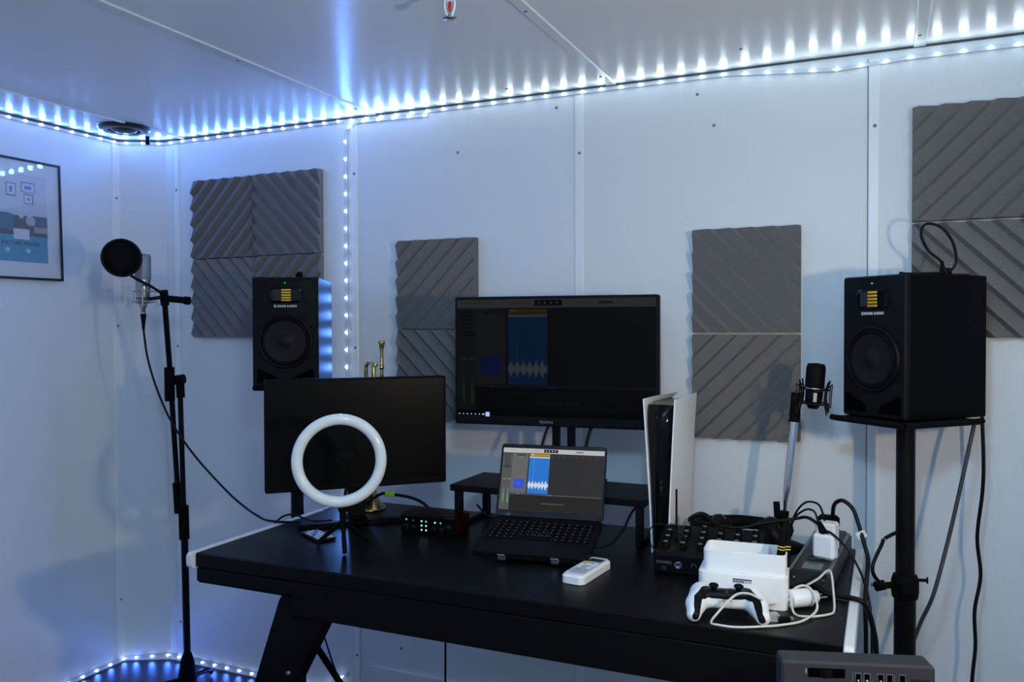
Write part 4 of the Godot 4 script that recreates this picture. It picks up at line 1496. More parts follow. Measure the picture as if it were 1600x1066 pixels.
func build_controller():
	var t := thing("game_controller", "white game controller with black centre in front of the white box", "game controller", V(-0.283, DT, 0.782), 14.0)
	t.scale = Vector3.ONE * 0.92
	place("shell", nets(pad_shell, V(-0.094, -0.004, -0.064), V(0.094, 0.066, 0.080), 0.003), mat.white_matte, t)
	tag(place("dark_centre", nets(pad_dark, V(-0.094, -0.004, -0.064), V(0.094, 0.066, 0.080), 0.0024), mat.satin_black, t), "black centre piece reaching down the grips")
	for sx in [-1.0, 1.0]:
		var s := MB.new()
		s.at(Transform3D(Basis(Vector3.RIGHT, 0.15), V(sx * 0.026, 0.052, 0.004))).lathe([Vector2(0.007, 0.0), Vector2(0.0055, 0.009), Vector2(0.0095, 0.0115), Vector2(0.0105, 0.0135), Vector2(0.0095, 0.0155), Vector2(0.006, 0.0145), Vector2(0, 0.014)], 18)
		obj("thumb_stick", s, mat.rubber_black, t)
	var bt := MB.new()
	bt.at(Transform3D(Basis(Vector3.RIGHT, 0.5), V(0, 0.0545, 0.014))).lathe([Vector2(0.005, 0), Vector2(0.0045, 0.0015), Vector2(0, 0.0018)], 14)
	obj("home_button", bt, mat.dark_grey, t)
	for x in [-0.007, 0.007]:
		var g := MB.new()
		g.box(V(x, 0.041, 0.0285), V(0.006, 0.004, 0.003), 0.0006)
		tag(obj("charging_contact", g, mat.gold, t), "gold charging contact")

func build_white_box():
	var t := thing("charging_box", "white stepped plastic box with an open top behind the controller", "box", V(-0.265, DT, 0.668), 4.0)
	var w := 0.178
	var lo := MB.new()
	lo.at(Transform3D(Basis(Vector3.RIGHT, -PI / 2), Vector3.ZERO)).prism(rrect(w, 0.1, 0.014, 5), 0.0, 0.066, 0.002, 0.002)
	obj("lower_body", lo, mat.white_plastic, t)
	# upper open tray: walls only
	var up := MB.new()
	var out := rrect(w - 0.012, 0.088, 0.014, 5)
	var inn := rrect(w - 0.018, 0.082, 0.011, 5)
	var n := out.size()
	for i in n:
		var j := (i + 1) % n
		var f := func(p: Vector2, y: float) -> Vector3: return V(p.x + 0.003, y, -p.y - 0.003)
		up.quad(f.call(out[i], 0.064), f.call(out[j], 0.064), f.call(out[j], 0.107), f.call(out[i], 0.107))
		up.quad(f.call(out[i], 0.107), f.call(out[j], 0.107), f.call(inn[j], 0.1085), f.call(inn[i], 0.1085))
		up.quad(f.call(inn[j], 0.07), f.call(inn[i], 0.07), f.call(inn[i], 0.1085), f.call(inn[j], 0.1085))
	var fl := MB.new()
	up.box(V(0.003, 0.071, -0.003), V(w - 0.03, 0.004, 0.07))
	obj("tray", up, mat.white_plastic, t)
	var dv := MB.new()
	dv.box(V(0.05, 0.088, -0.006), V(0.003, 0.032, 0.074))
	obj("divider", dv, mat.light_grey, t)
	var lb := MB.new()
	lb.box(V(0.0, 0.052, 0.0503), V(0.038, 0.009, 0.0008))
	tag(obj("label_plate", lb, mat.light_grey, t), "small grey printed label")
	var lp := MB.new()
	lp.box(V(0.0, 0.0552, 0.0506), V(0.038, 0.0022, 0.0008))
	for i in 5:
		lp.box(V(-0.016 + i * 0.0045, 0.0505 + (i % 2) * 0.001, 0.0506), V(0.0026, 0.0035, 0.0008))
	obj("label_print", lp, mat.dark_grey, t)
	# plugs standing in the box
	for k in 2:
		var pg := thing("audio_plug", ["black audio plug with yellow rings in the right end of white box", "second black plug with yellow ring beside it in the white box"][k], "plug", V(-0.197 + k * 0.015, DT + 0.074, 0.665 - k * 0.006))
		pg.rotation_degrees = V(-6, 0, -8 + k * 6)
		var b := MB.new()
		b.lathe([Vector2(0, 0.0), Vector2(0.0065, 0.001), Vector2(0.0072, 0.03), Vector2(0.0068, 0.07), Vector2(0.004, 0.095), Vector2(0.0, 0.097)], 14)
		obj("body", b, mat.rubber_black, pg)
		for y in [0.036, 0.042]:
			var r := MB.new()
			r.lathe([Vector2(0.0070, y), Vector2(0.0076, y + 0.0005), Vector2(0.0076, y + 0.002), Vector2(0.0070, y + 0.0025)], 14)
			tag(obj("ring", r, mat.yellow, pg), "yellow ring")

func build_power_strip():
	var t := thing("power_strip", "long grey power strip at the right end of the desk", "power strip", V(-0.132, DT, 0.36), -4.0)
	var b := MB.new()
	var sec := PackedVector2Array([Vector2(-0.046, 0.002), Vector2(0.046, 0.002), Vector2(0.046, 0.034), Vector2(0.03, 0.046), Vector2(-0.03, 0.046), Vector2(-0.046, 0.034)])
	b.prism(sec, -0.2, 0.2, 0.002, 0.002)
	obj("body", b, mat.dark_grey, t)
	for sx in [-1.0, 1.0]:
		var e := MB.new()
		e.box(V(sx * 0.038, 0.0405, 0.0), V(0.01, 0.003, 0.39), 0.001)
		e.t = Transform3D.IDENTITY
		obj("rail", e, mat.grey_plastic, t)
	var lb := MB.new()
	lb.box(V(0.004, 0.0465, 0.165), V(0.04, 0.001, 0.05))
	obj("label_plate", lb, mat.grey_plastic, t)
	var lt := MB.new()
	lt.box(V(0.004, 0.0471, 0.15), V(0.022, 0.0006, 0.014))
	tag(obj("label_print", lt, mat.teal_label, t), "teal print")
	for i in 5:
		var so := MB.new()
		so.pos(V(0, 0.0455, 0.1 - i * 0.065)).lathe([Vector2(0.019, 0.0), Vector2(0.019, 0.002), Vector2(0.017, 0.002), Vector2(0.016, -0.001), Vector2(0, -0.001)], 18)
		obj("socket", so, mat.satin_black, t)
	for x in [-0.03, 0.03]:
		var sc := MB.new()
		sc.at(lay(V(x, 0.026, 0.2))).lathe([Vector2(0.0035, 0), Vector2(0.003, 0.0016), Vector2(0, 0.002)], 10)
		obj("screw", sc, mat.screw_steel, t)
	# chargers standing in the sockets
	var c := thing("usb_charger", "white square charger standing on the power strip, nearest", "charger", V(-0.118, DT + 0.0475, 0.462), -20.0, "chargers in the power strip")
	var cb := MB.new()
	cb.box(V(0, 0.030, 0), V(0.05, 0.056, 0.03), 0.006)
	obj("body", cb, mat.white_plastic, c)
	var cp := MB.new()
	cp.box(V(-0.012, 0.0015, 0), V(0.012, 0.006, 0.012), 0.002)
	obj("plug_foot", cp, mat.light_grey, c)
	var c2 := thing("usb_charger", "white charger behind the nearest one on the power strip", "charger", V(-0.118, DT + 0.0475, 0.385), -14.0, "chargers in the power strip")
	var cb2 := MB.new()
	cb2.box(V(0, 0.035, 0), V(0.045, 0.066, 0.04), 0.005)
	obj("body", cb2, mat.white_plastic, c2)
	var cs2 := MB.new()
	cs2.box(V(0.0, 0.034, 0.0203), V(0.0008, 0.05, 0.0008))
	obj("body_seam", cs2, mat.light_grey, c2)
	var pl := thing("mains_plug", "black mains plug at the back of the power strip", "plug", V(-0.12, DT + 0.0475, 0.30), 0.0)
	var pb := MB.new()
	pb.box(V(0, 0.05, 0), V(0.05, 0.03, 0.032), 0.007)
	pb.box(V(0.01, 0.018, 0), V(0.03, 0.038, 0.028), 0.006)
	obj("body", pb, mat.rubber_black, pl)

func build_usb_adapter():
	var t := thing("plug_adapter", "round white mains adapter lying beside the white box", "charger", V(-0.148, DT, 0.672), 38.0)
	var b := MB.new()
	b.at(Transform3D(Basis(Vector3.BACK, -PI / 2), V(-0.03, 0.0195, 0))).lathe([Vector2(0, 0.0), Vector2(0.017, 0.0), Vector2(0.0185, 0.002), Vector2(0.0185, 0.045), Vector2(0.014, 0.05), Vector2(0.012, 0.062), Vector2(0.0, 0.062)], 22)
	obj("body", b, mat.white_plastic, t)
	for z in [-0.009, 0.009]:
		var p := MB.new()
		p.rod(V(0.03, 0.0195, z), V(0.05, 0.0195, z), 0.0022, 8)
		obj("prong", p, mat.nickel, t)
	var c := MB.new()
	c.box(V(-0.04, 0.018, 0), V(0.024, 0.007, 0.012), 0.002)
	obj("usb_plug", c, mat.white_plastic, t)
	var w := [V(-0.185, 0.765, 0.699), V(-0.209, 0.768, 0.735), V(-0.214, 0.796, 0.80), V(-0.237, 0.806, 0.806), V(-0.262, 0.800, 0.812), V(-0.292, 0.768, 0.842), V(-0.300, 0.7535, 0.846), V(-0.286, 0.7535, 0.853), V(-0.254, 0.7535, 0.852), V(-0.219, 0.7535, 0.835), V(-0.176, 0.7535, 0.806), V(-0.139, 0.7535, 0.763), V(-0.118, 0.762, 0.707), V(-0.13, 0.787, 0.675), V(-0.150, 0.7915, 0.664), V(-0.168, 0.782, 0.69), V(-0.16, 0.7535, 0.725), V(-0.133, 0.7535, 0.737), V(-0.095, 0.7535, 0.706), V(-0.088, 0.7535, 0.672), V(-0.092, 0.775, 0.626), V(-0.099, 0.800, 0.578), V(-0.108, 0.802, 0.574), V(-0.122, 0.795, 0.612), V(-0.14, 0.792, 0.655)]
	var m := MB.new()
	m.tube(spline(w, 7), 0.0024, 7)
	var o := obj("usb_cable", m, mat.cable_white, self)
	tag(o, "white cable looping round the controller to the round adapter", "cable", "cables on the desk")
	var dg := thing("usb_dongle", "tiny black and clear plug lying right of the controller", "dongle", V(-0.188, DT, 0.775), 30.0)
	var db := MB.new()
	db.box(V(0.012, 0.0055, 0.008), V(0.024, 0.01, 0.013), 0.002)
	obj("body", db, mat.rubber_black, dg)
	var dp := MB.new()
	dp.box(V(0.027, 0.0055, 0.008), V(0.008, 0.006, 0.01), 0.001)
	obj("plug_tip", dp, mat.nickel, dg)
	var dc := MB.new()
	dc.box(V(-0.008, 0.008, 0.0), V(0.026, 0.016, 0.02), 0.003)
	obj("clear_cap", dc, mat.clear_plastic, dg)

func build_midi_keyboard():
	var th := deg_to_rad(17.5)
	var n := V(sin(th), 0, cos(th))
	var t := thing("midi_keyboard", "dark grey keyboard controller standing on end before the desk corner", "keyboard", V(-0.043, 0, 0.932) - n * 0.014, 17.5)
	var w := 0.248
	var h := 0.757
	var b := MB.new()
	b.pos(V(0, h / 2, 0)).prism(rrect(w, h, 0.007, 2), -0.012, 0.034, 0.004, 0.003)
	obj("case", b, mat.midi_grey, t)
	var X := func(px: float) -> float: return (px - 1220.0) / 238.0 * w - w / 2
	var Y := func(py: float) -> float: return h - (py - 1029.0) / 1300.0 * 1.40
	var z := 0.0345
	var sl := MB.new()
	sl.box(V((X.call(1262) + X.call(1319)) / 2, Y.call(1046), z), V(0.06, 0.0155, 0.0016), 0.0005)
	obj("wheel_slot", sl, mat.port_black, t)
	var wh := MB.new()
	wh.at(Transform3D(Basis(), V((X.call(1262) + X.call(1319)) / 2, Y.call(1046) - 0.006, z - 0.016))).lathe([Vector2(0.019, -0.0005), Vector2(0.0195, 0.001), Vector2(0.0195, 0.011), Vector2(0.019, 0.0125)], 24)
	wh.t = Transform3D.IDENTITY
	wh.box(V(X.call(1291), Y.call(1046), z + 0.004), V(0.012, 0.0125, 0.003), 0.001)
	obj("pitch_wheel", wh, mat.rubber_black, t)
	var marks := ["1", "2", "1", "▲", "■"]
	var xs := [1339.5, 1353.0, 1374.0, 1388.0, 1407.5]
	for i in 5:
		var fr := MB.new()
		fr.box(V(X.call(xs[i]), Y.call(1058), z), V(0.0104, 0.0305, 0.0012))
		var fo := obj("button_frame", fr, mat.grey_plastic, t)
		var bt := MB.new()
		bt.box(V(X.call(xs[i]), Y.call(1058), z + 0.0005), V(0.0084, 0.0285, 0.002), 0.0005)
		obj("button", bt, mat.port_black, fo)
		if i == 3:
			var tr := MB.new()
			tr.pos(V(X.call(xs[i]), Y.call(1057), z + 0.0016)).prism(PackedVector2Array([Vector2(-0.0026, -0.002), Vector2(0.0026, -0.002), Vector2(0, 0.0026)]), 0, 0.0005)
			obj("mark", tr, mat.print_white, fo)
		elif i == 4:
			var sq := MB.new()
			sq.box(V(X.call(xs[i]), Y.call(1058), z + 0.0017), V(0.0034, 0.0075, 0.0006))
			obj("mark", sq, mat.print_white, fo)
		else:
			words("mark", marks[i], 0.0085, mat.print_white, fo, Transform3D(Basis(), V(X.call(xs[i]), Y.call(1056.5), z + 0.0016)))
	for px in [1331.0, 1361.5, 1395.5]:
		var ln := MB.new()
		ln.box(V(X.call(px), Y.call(1058), z), V(0.0008, 0.03 if px != 1361.5 else 0.008, 0.0008))
		obj("divider_line", ln, mat.grey_plastic, t)
	var tk := MB.new()
	tk.box(V(X.call(1258.5), Y.call(1044), z), V(0.0016, 0.007, 0.0006))
	obj("tick_mark", tk, mat.light_grey, t)
	var dsf := MB.new()
	dsf.box(V(X.call(1435), Y.call(1069), z), V(0.029, 0.042, 0.001), 0.0003)
	obj("display_frame", dsf, mat.grey_plastic if false else mat.dark_grey, t)
	var dsp := MB.new()
	dsp.box(V(X.call(1434), Y.call(1069), z + 0.0006), V(0.018, 0.034, 0.001))
	obj("display", dsp, mat.gloss_black, t)
	# keys further down, below the picture's edge
	for i in 15:
		var k := MB.new()
		k.box(V(0.045, h - 0.13 - i * 0.0405, 0.038), V(0.14, 0.039, 0.012), 0.001)
		obj("white_key", k, mat.white_plastic, t)
		if not (i % 7 in [2, 6]) and i < 14:
			var bk := MB.new()
			bk.box(V(0.07, h - 0.15 - i * 0.0405, 0.048), V(0.09, 0.02, 0.012), 0.002)
			obj("black_key", bk, mat.satin_black, t)

# ------------------------------------------------------------------ wall and ceiling things
func build_picture():
	var t := thing("framed_poster", "black framed poster with teal band and lettering on the left wall", "picture frame", V(XL, 1.492, 0.502), 90.0)
	# local x runs to the right of the picture (world -z), local z out of the wall
	t.rotation_degrees = V(0, 90, 0)
	var w := 0.31
	var h := 0.42
	var tip := Transform3D(Basis(Vector3.RIGHT, deg_to_rad(-1.6)), V(0, 0, 0.014))
	var fr := MB.new()
	for sx in [-1.0, 1.0]:
		fr.box(V(sx * (w / 2 - 0.004), h / 2, 0), V(0.008, h, 0.016), 0.001)
	for y in [0.004, h - 0.004]:
		fr.box(V(0, y, 0), V(w, 0.008, 0.016), 0.001)
	obj("frame", fr, mat.frame_black, t, tip)
	var im := Image.create(310, 420, false, Image.FORMAT_RGB8)
	im.fill(Color(0.86, 0.86, 0.87))
	var R := func(x: float, y: float, x2: float, y2: float, c: Color):
		im.fill_rect(Rect2i(int(x * 310), int(y * 420), int((x2 - x) * 310), int((y2 - y) * 420)), c)
	R.call(0.167, 0.12, 0.833, 0.43, Color(0.80, 0.81, 0.84))
	for q in [[0.33, 0.205, 0.455, 0.315], [0.514, 0.185, 0.69, 0.275], [0.546, 0.285, 0.666, 0.37]]:
		R.call(q[0], q[1], q[2], q[3], Color(0.42, 0.46, 0.58))
		R.call(q[0] + 0.012, q[1] + 0.009, q[2] - 0.012, q[3] - 0.009, Color(0.83, 0.84, 0.87))
		R.call(q[0] + 0.045, q[1] + 0.03, q[2] - 0.045, q[3] - 0.03, Color(0.35, 0.45, 0.75))
	var rng := RandomNumberGenerator.new()
	rng.seed = 3
	for x in range(int(0.167 * 310), int(0.833 * 310)):
		for y in range(int(0.43 * 420), int(0.64 * 420)):
			var u := (x / 310.0 - 0.167) / 0.666
			var v := (y / 420.0 - 0.43) / 0.21
			var c := Color(0.80, 0.81, 0.84)
			if u < 0.42 and v > 0.12 + 0.5 * max(0.0, u - 0.25):
				c = Color(0.12, 0.42, 0.52)      # armchair
			if u > 0.36 and v > 0.24 + 0.07 * sin(u * 40.0):
				c = Color(0.28, 0.25, 0.27)      # sofa and cushions
			if u > 0.72 and v > 0.16 and v < 0.6:
				c = Color(0.24, 0.36, 0.44)
			if (Vector2(u, v * 0.45) - Vector2(0.68, 0.17)).length() < 0.09:
				c = Color(0.72, 0.70, 0.72)
			if u > 0.74 and v > 0.6 and v < 0.84:
				c = Color(0.62, 0.60, 0.62)
			if v > 0.86 - 0.25 * max(0.0, 0.45 - u):
				c = Color(0.2, 0.16, 0.18)
			im.set_pixel(x, y, c * rng.randf_range(0.88, 1.05))
	R.call(0.167, 0.64, 0.833, 0.865, Color(0.10, 0.56, 0.68))
	R.call(0.41, 0.585, 0.605, 0.675, Color(0.82, 0.83, 0.85))
	for cx in [0.33, 0.58]:
		for x in 310:
			for y in range(300, 345):
				if Vector2(x - cx * 310, y - 0.765 * 420).length() < 9.0:
					im.set_pixel(x, y, Color(0.62, 0.8, 0.84))
	R.call(0.64, 0.765, 0.76, 0.772, Color(0.1, 0.4, 0.5))
	var pm := M("poster_print", Color.WHITE, 0.6)
	pm.albedo_texture = ImageTexture.create_from_image(im)
	var p := MB.new()
	p.uvquad(V(-w / 2 + 0.004, 0.004, 0.001), V(w / 2 - 0.004, 0.004, 0.001), V(w / 2 - 0.004, h - 0.004, 0.001), V(-w / 2 + 0.004, h - 0.004, 0.001))
	p.box(V(0, h / 2, -0.003), V(w - 0.01, h - 0.01, 0.006))
	obj("poster", p, pm, t, tip)
	words("lettering", "PICTURE FRAME", 0.0185, mat.print_black, t, tip * Transform3D(Basis(), V(-0.002, h * 0.297, 0.0012)), 0.0002)
	var g := MB.new()
	g.box(V(0, h / 2, 0.0052), V(w - 0.014, h - 0.014, 0.0016))
	obj("glass", g, mat.clear_glass, t, tip)

func build_ceiling_things():
	var t := thing("ceiling_vent", "round dark vent on the ceiling above the slanted corner", "vent", V(-2.555, H, 0.225))
	var r := MB.new()
	r.lathe([Vector2(0.0, -0.02), Vector2(0.03, -0.019), Vector2(0.045, -0.012), Vector2(0.05, -0.008)], 28)
	obj("cone", r, mat.vent_dark, t)
	var o := MB.new()
	o.lathe([Vector2(0.055, -0.012), Vector2(0.075, -0.014), Vector2(0.09, -0.006), Vector2(0.093, 0.0)], 32)
	obj("rim", o, mat.vent_dark, t)
	var f := MB.new()
	for i in 8:
		var a := TAU * i / 8
		f.at(Transform3D(Basis(Vector3.UP, a), Vector3.ZERO)).box(V(0.05, -0.009, 0), V(0.035, 0.003, 0.006))
	obj("vane_ring", f, mat.vent_dark, t)
	var k := MB.new()
	k.lathe([Vector2(0, -0.03), Vector2(0.007, -0.03), Vector2(0.0085, -0.02), Vector2(0.006, -0.006), Vector2(0.01, 0.0)], 12)
	var ko := obj("ceiling_hook", k, mat.rubber_black, self, Transform3D(Basis(), V(-2.60, H, 0.078)))
	tag(ko, "tiny black knob on the ceiling beside the round vent", "knob")
	var s := thing("sprinkler_head", "small sprinkler head with a red bulb hanging from the ceiling", "sprinkler", V(-0.85, H, 0.87))
	s.scale = Vector3(1.25, 1.4, 1.25)
	var b := MB.new()
	b.lathe([Vector2(0.0, -0.03), Vector2(0.008, -0.028), Vector2(0.011, -0.014), Vector2(0.018, -0.006), Vector2(0.026, -0.001), Vector2(0.027, 0.0)], 18)
	obj("socket", b, mat.white_plastic, s)
	var bu := MB.new()
	bu.lathe([Vector2(0, -0.046), Vector2(0.0026, -0.044), Vector2(0.003, -0.036), Vector2(0.002, -0.029)], 10)
	tag(obj("bulb", bu, mat.red_bulb, s), "red glass bulb")
	for sx in [-1.0, 1.0]:
		var a := MB.new()
		a.tube(spline([V(sx * 0.009, -0.024, 0), V(sx * 0.0095, -0.038, 0), V(sx * 0.004, -0.052, 0)], 4), 0.0018, 6)
		obj("frame_arm", a, mat.white_plastic, s)
	var d := MB.new()
	d.lathe([Vector2(0, -0.0565), Vector2(0.0125, -0.0565), Vector2(0.013, -0.055), Vector2(0.004, -0.054), Vector2(0.0035, -0.05)], 18)
	obj("deflector", d, mat.nickel, s)

# ------------------------------------------------------------------ cables
func cable(called: String, label: String, pts: Array, r: float, m: Material, group := "hanging cables", k := 6):
	var mb := MB.new()
	mb.tube(spline(pts, k), r, 8)
	var o := obj(called, mb, m, self)
	tag(o, label, "cable", group)
	return o

func build_cables():
	cable("microphone_cable", "black cable from the silver microphone down to the desk's left edge", [V(-2.302, 1.317, 0.376), V(-2.295, 1.218, 0.366), V(-2.270, 1.108, 0.349), V(-2.218, 1.000, 0.338), V(-2.123, 0.903, 0.342), V(-2.000, 0.830, 0.37), V(-1.86, 0.777, 0.42), V(-1.70, 0.756, 0.5), V(-1.62, 0.757, 0.53), V(-1.55, 0.7545, 0.50)], 0.0036, mat.cable_black)
	cable("desk_cable", "thin black cable curling over the desk's white left edge", [V(-1.66, 0.70, 0.50), V(-1.625, 0.754, 0.51), V(-1.58, 0.775, 0.50), V(-1.53, 0.7545, 0.47), V(-1.48, 0.7545, 0.44)], 0.003, mat.cable_black, "cables on the desk")
	cable("speaker_cable", "grey cable hanging from right speaker towards the pole stand", [V(0.198, 1.088, 0.200), V(0.184, 1.016, 0.207), V(0.164, 0.908, 0.207), V(0.142, 0.798, 0.208), V(0.112, 0.675, 0.224), V(0.084, 0.591, 0.20), V(0.06, 0.5, 0.19), V(0.045, 0.38, 0.19), V(0.04, 0.2, 0.17), V(0.05, 0.006, 0.15)], 0.0047, mat.cable_grey)
	cable("speaker_cable", "black wavy cable hanging at the far right of the right speaker", [V(0.2195, 1.12, 0.135), V(0.224, 0.993, 0.135), V(0.223, 0.913, 0.126), V(0.214, 0.798, 0.110), V(0.222, 0.703, 0.109), V(0.209, 0.616, 0.116), V(0.211, 0.528, 0.117), V(0.204, 0.440, 0.122), V(0.202, 0.3, 0.124), V(0.21, 0.006, 0.12)], 0.0044, mat.cable_black)
	cable("looped_cable", "black cable loop standing on top of the right speaker", [V(0.035, 1.4455, 0.31), V(0.054, 1.4455, 0.27), V(0.096, 1.447, 0.238), V(0.130, 1.449, 0.222), V(0.149, 1.458, 0.214), V(0.157, 1.481, 0.210), V(0.150, 1.524, 0.190), V(0.128, 1.560, 0.177), V(0.100, 1.572, 0.179), V(0.085, 1.562, 0.186), V(0.083, 1.536, 0.198), V(0.099, 1.501, 0.213), V(0.124, 1.477, 0.214), V(0.137, 1.4455, 0.22), V(0.16, 1.4455, 0.17), V(0.19, 1.4455, 0.14)], 0.0034, mat.cable_black)
	var tie := MB.new()
	tie.box(V(0, 0.009, 0), V(0.03, 0.018, 0.012), 0.003)
	tie.rod(V(-0.012, 0.016, 0), V(-0.012, 0.034, 0.001), 0.0035)
	var to := obj("cable_tie", tie, mat.rubber_black, self, Transform3D(Basis(Vector3.UP, 0.7), V(0.135, 1.4425, 0.212)))
	tag(to, "black tie holding the cable loop on the right speaker", "cable tie")
	# from the power strip over the desk's right edge
	cable("mains_cable", "thick black cable leaving the power strip front over the desk's right edge", [V(-0.142, 0.772, 0.562), V(-0.11, 0.758, 0.585), V(-0.085, 0.757, 0.59), V(-0.045, 0.7575, 0.603), V(-0.028, 0.74, 0.598), V(-0.016, 0.694, 0.589), V(-0.011, 0.647, 0.587), V(-0.010, 0.5, 0.587), V(-0.012, 0.3, 0.58), V(-0.01, 0.006, 0.56)], 0.0055, mat.cable_black, "cables over the desk's right edge")
	cable("mains_cable", "black cable arching from the rear plug, with a white paper tag", [V(-0.110, 0.86, 0.305), V(-0.106, 0.895, 0.36), V(-0.098, 0.913, 0.385), V(-0.083, 0.919, 0.394), V(-0.063, 0.903, 0.396), V(-0.050, 0.869, 0.402), V(-0.038, 0.830, 0.420), V(-0.029, 0.800, 0.438), V(-0.031, 0.770, 0.461), V(-0.034, 0.720, 0.486), V(-0.032, 0.636, 0.488), V(-0.032, 0.45, 0.490), V(-0.03, 0.2, 0.48), V(-0.03, 0.006, 0.46)], 0.0048, mat.cable_black, "cables over the desk's right edge")
	cable("charger_cable", "thin black cable from the nearest charger over the desk's right edge", [V(-0.122, 0.858, 0.462), V(-0.107, 0.862, 0.475), V(-0.083, 0.844, 0.483), V(-0.062, 0.821, 0.496), V(-0.043, 0.789, 0.510), V(-0.030, 0.751, 0.516), V(-0.022, 0.706, 0.525), V(-0.020, 0.637, 0.525), V(-0.022, 0.45, 0.527), V(-0.02, 0.2, 0.52), V(-0.02, 0.006, 0.5)], 0.0028, mat.cable_black, "cables over the desk's right edge")
	cable("charger_cable", "thin black cable arching highest behind the chargers", [V(-0.215, 0.80, 0.3), V(-0.200, 0.852, 0.305), V(-0.181, 0.885, 0.318), V(-0.162, 0.896, 0.320), V(-0.139, 0.891, 0.332), V(-0.124, 0.868, 0.382)], 0.0026, mat.cable_black, "cables over the chargers")
	cable("charger_cable", "thin black cable in the lower arch behind the chargers", [V(-0.215, 0.79, 0.305), V(-0.200, 0.846, 0.305), V(-0.173, 0.874, 0.314), V(-0.152, 0.876, 0.330), V(-0.139, 0.873, 0.400), V(-0.128, 0.857, 0.455)], 0.0026, mat.cable_black, "cables over the chargers")
	cable("charger_cable", "thick black cable running over the headphones to the nearest charger", [V(-0.43, 0.842, 0.40), V(-0.322, 0.838, 0.415), V(-0.266, 0.849, 0.389), V(-0.195, 0.859, 0.358), V(-0.165, 0.867, 0.365), V(-0.135, 0.868, 0.43), V(-0.113, 0.857, 0.462)], 0.004, mat.cable_black, "cables over the chargers")
	var pg := MB.new()
	pg.lathe([Vector2(0, 0), Vector2(0.009, 0.001), Vector2(0.0075, 0.016), Vector2(0.004, 0.03), Vector2(0, 0.03)], 12)
	var po := obj("cable_plug", pg, mat.rubber_black, self, Transform3D(Basis(Vector3.BACK, 0.35), V(-0.121, 0.8535, 0.462)))
	tag(po, "black plug on top of the nearest white charger", "plug")
	var tg := MB.new()
	tg.box(V(0, 0, 0), V(0.022, 0.017, 0.002), 0.0005)
	var tgo := obj("paper_tag", tg, mat.paper_tag, self, Transform3D(Basis(Vector3.UP, 0.3) * Basis(Vector3.BACK, 0.5), V(-0.044, 0.848, 0.412)))
	tag(tgo, "white paper tag on the arching cable", "tag")
	cable("cable_strap", "black strap hanging from the right pole stand to its clamp", [V(0.029, 0.825, 0.2585), V(0.004, 0.818, 0.302), V(-0.001, 0.809, 0.316), V(-0.019, 0.770, 0.346), V(-0.020, 0.747, 0.347), V(-0.009, 0.725, 0.332), V(0.009, 0.703, 0.291)], 0.0045, mat.cable_black)
	var rg := MB.new()
	rg.torus(0.011, 0.0016, 20, 6)
	var ro := obj("clear_ring", rg, mat.clear_plastic, self, Transform3D(Basis(Vector3.UP, 0.6), V(-0.001, 0.811, 0.314)))
	tag(ro, "clear plastic ring on the strap of the right stand", "ring")
	# behind and below the screens
	cable("screen_cable", "black cable hanging left of the lit monitor's column", [V(-0.872, 1.09, 0.2), V(-0.877, 1.051, 0.215), V(-0.890, 1.014, 0.225), V(-0.906, 0.95, 0.235), V(-0.93, 0.889, 0.225)], 0.004, mat.cable_black)
	cable("screen_cable", "black cable hanging right of the lit monitor's column", [V(-0.745, 1.09, 0.19), V(-0.751, 1.047, 0.205), V(-0.761, 1.019, 0.215), V(-0.774, 0.95, 0.225), V(-0.79, 0.889, 0.22)], 0.0052, mat.cable_black)
	cable("laptop_cable", "black cable from below the riser to the laptop's right side", [V(-0.62, 0.80, 0.17), V(-0.61, 0.835, 0.22), V(-0.605, 0.83, 0.33), V(-0.60, 0.805, 0.43), V(-0.615, 0.785, 0.5), V(-0.640, 0.787, 0.535)], 0.0032, mat.cable_black, "cables on the desk")
	cable("tied_cable", "black cable with a lime green tie behind the audio interface", [V(-1.43, 0.79, 0.33), V(-1.377, 0.821, 0.339), V(-1.354, 0.821, 0.329), V(-1.288, 0.815, 0.321), V(-1.239, 0.80, 0.321), V(-1.19, 0.765, 0.33), V(-1.16, 0.757, 0.345)], 0.0045, mat.cable_black, "cables on the desk")
	var lm := MB.new()
	lm.box(Vector3.ZERO, V(0.034, 0.014, 0.012), 0.003)
	var lo := obj("cable_tie", lm, mat.lime, self, Transform3D(Basis(Vector3.UP, 0.2), V(-1.352, 0.821, 0.329)))
	tag(lo, "lime green tie on the cable right of the trumpet bell", "cable tie")
	cable("riser_cable", "thin black cable sagging under the left end of the riser", [V(-1.09, 0.80, 0.27), V(-1.06, 0.77, 0.26), V(-1.02, 0.7545, 0.25), V(-0.96, 0.7545, 0.24)], 0.003, mat.cable_black, "cables on the desk")
	cable("hanging_cable", "thin black cable hanging under the desk's left end by the leg", [V(-1.36, 0.70, 0.4), V(-1.50, 0.66, 0.40), V(-1.55, 0.60, 0.40), V(-1.553, 0.5, 0.403), V(-1.545, 0.40, 0.40), V(-1.52, 0.33, 0.40), V(-1.47, 0.2, 0.4), V(-1.45, 0.005, 0.4)], 0.0026, mat.cable_black)
	cable("hanging_cable", "thin black cable hanging straight down below the desk's middle", [V(-1.004, 0.70, 0.617), V(-1.006, 0.533, 0.617), V(-1.007, 0.4, 0.618), V(-1.01, 0.2, 0.62), V(-1.01, 0.005, 0.62)], 0.0028, mat.cable_black)
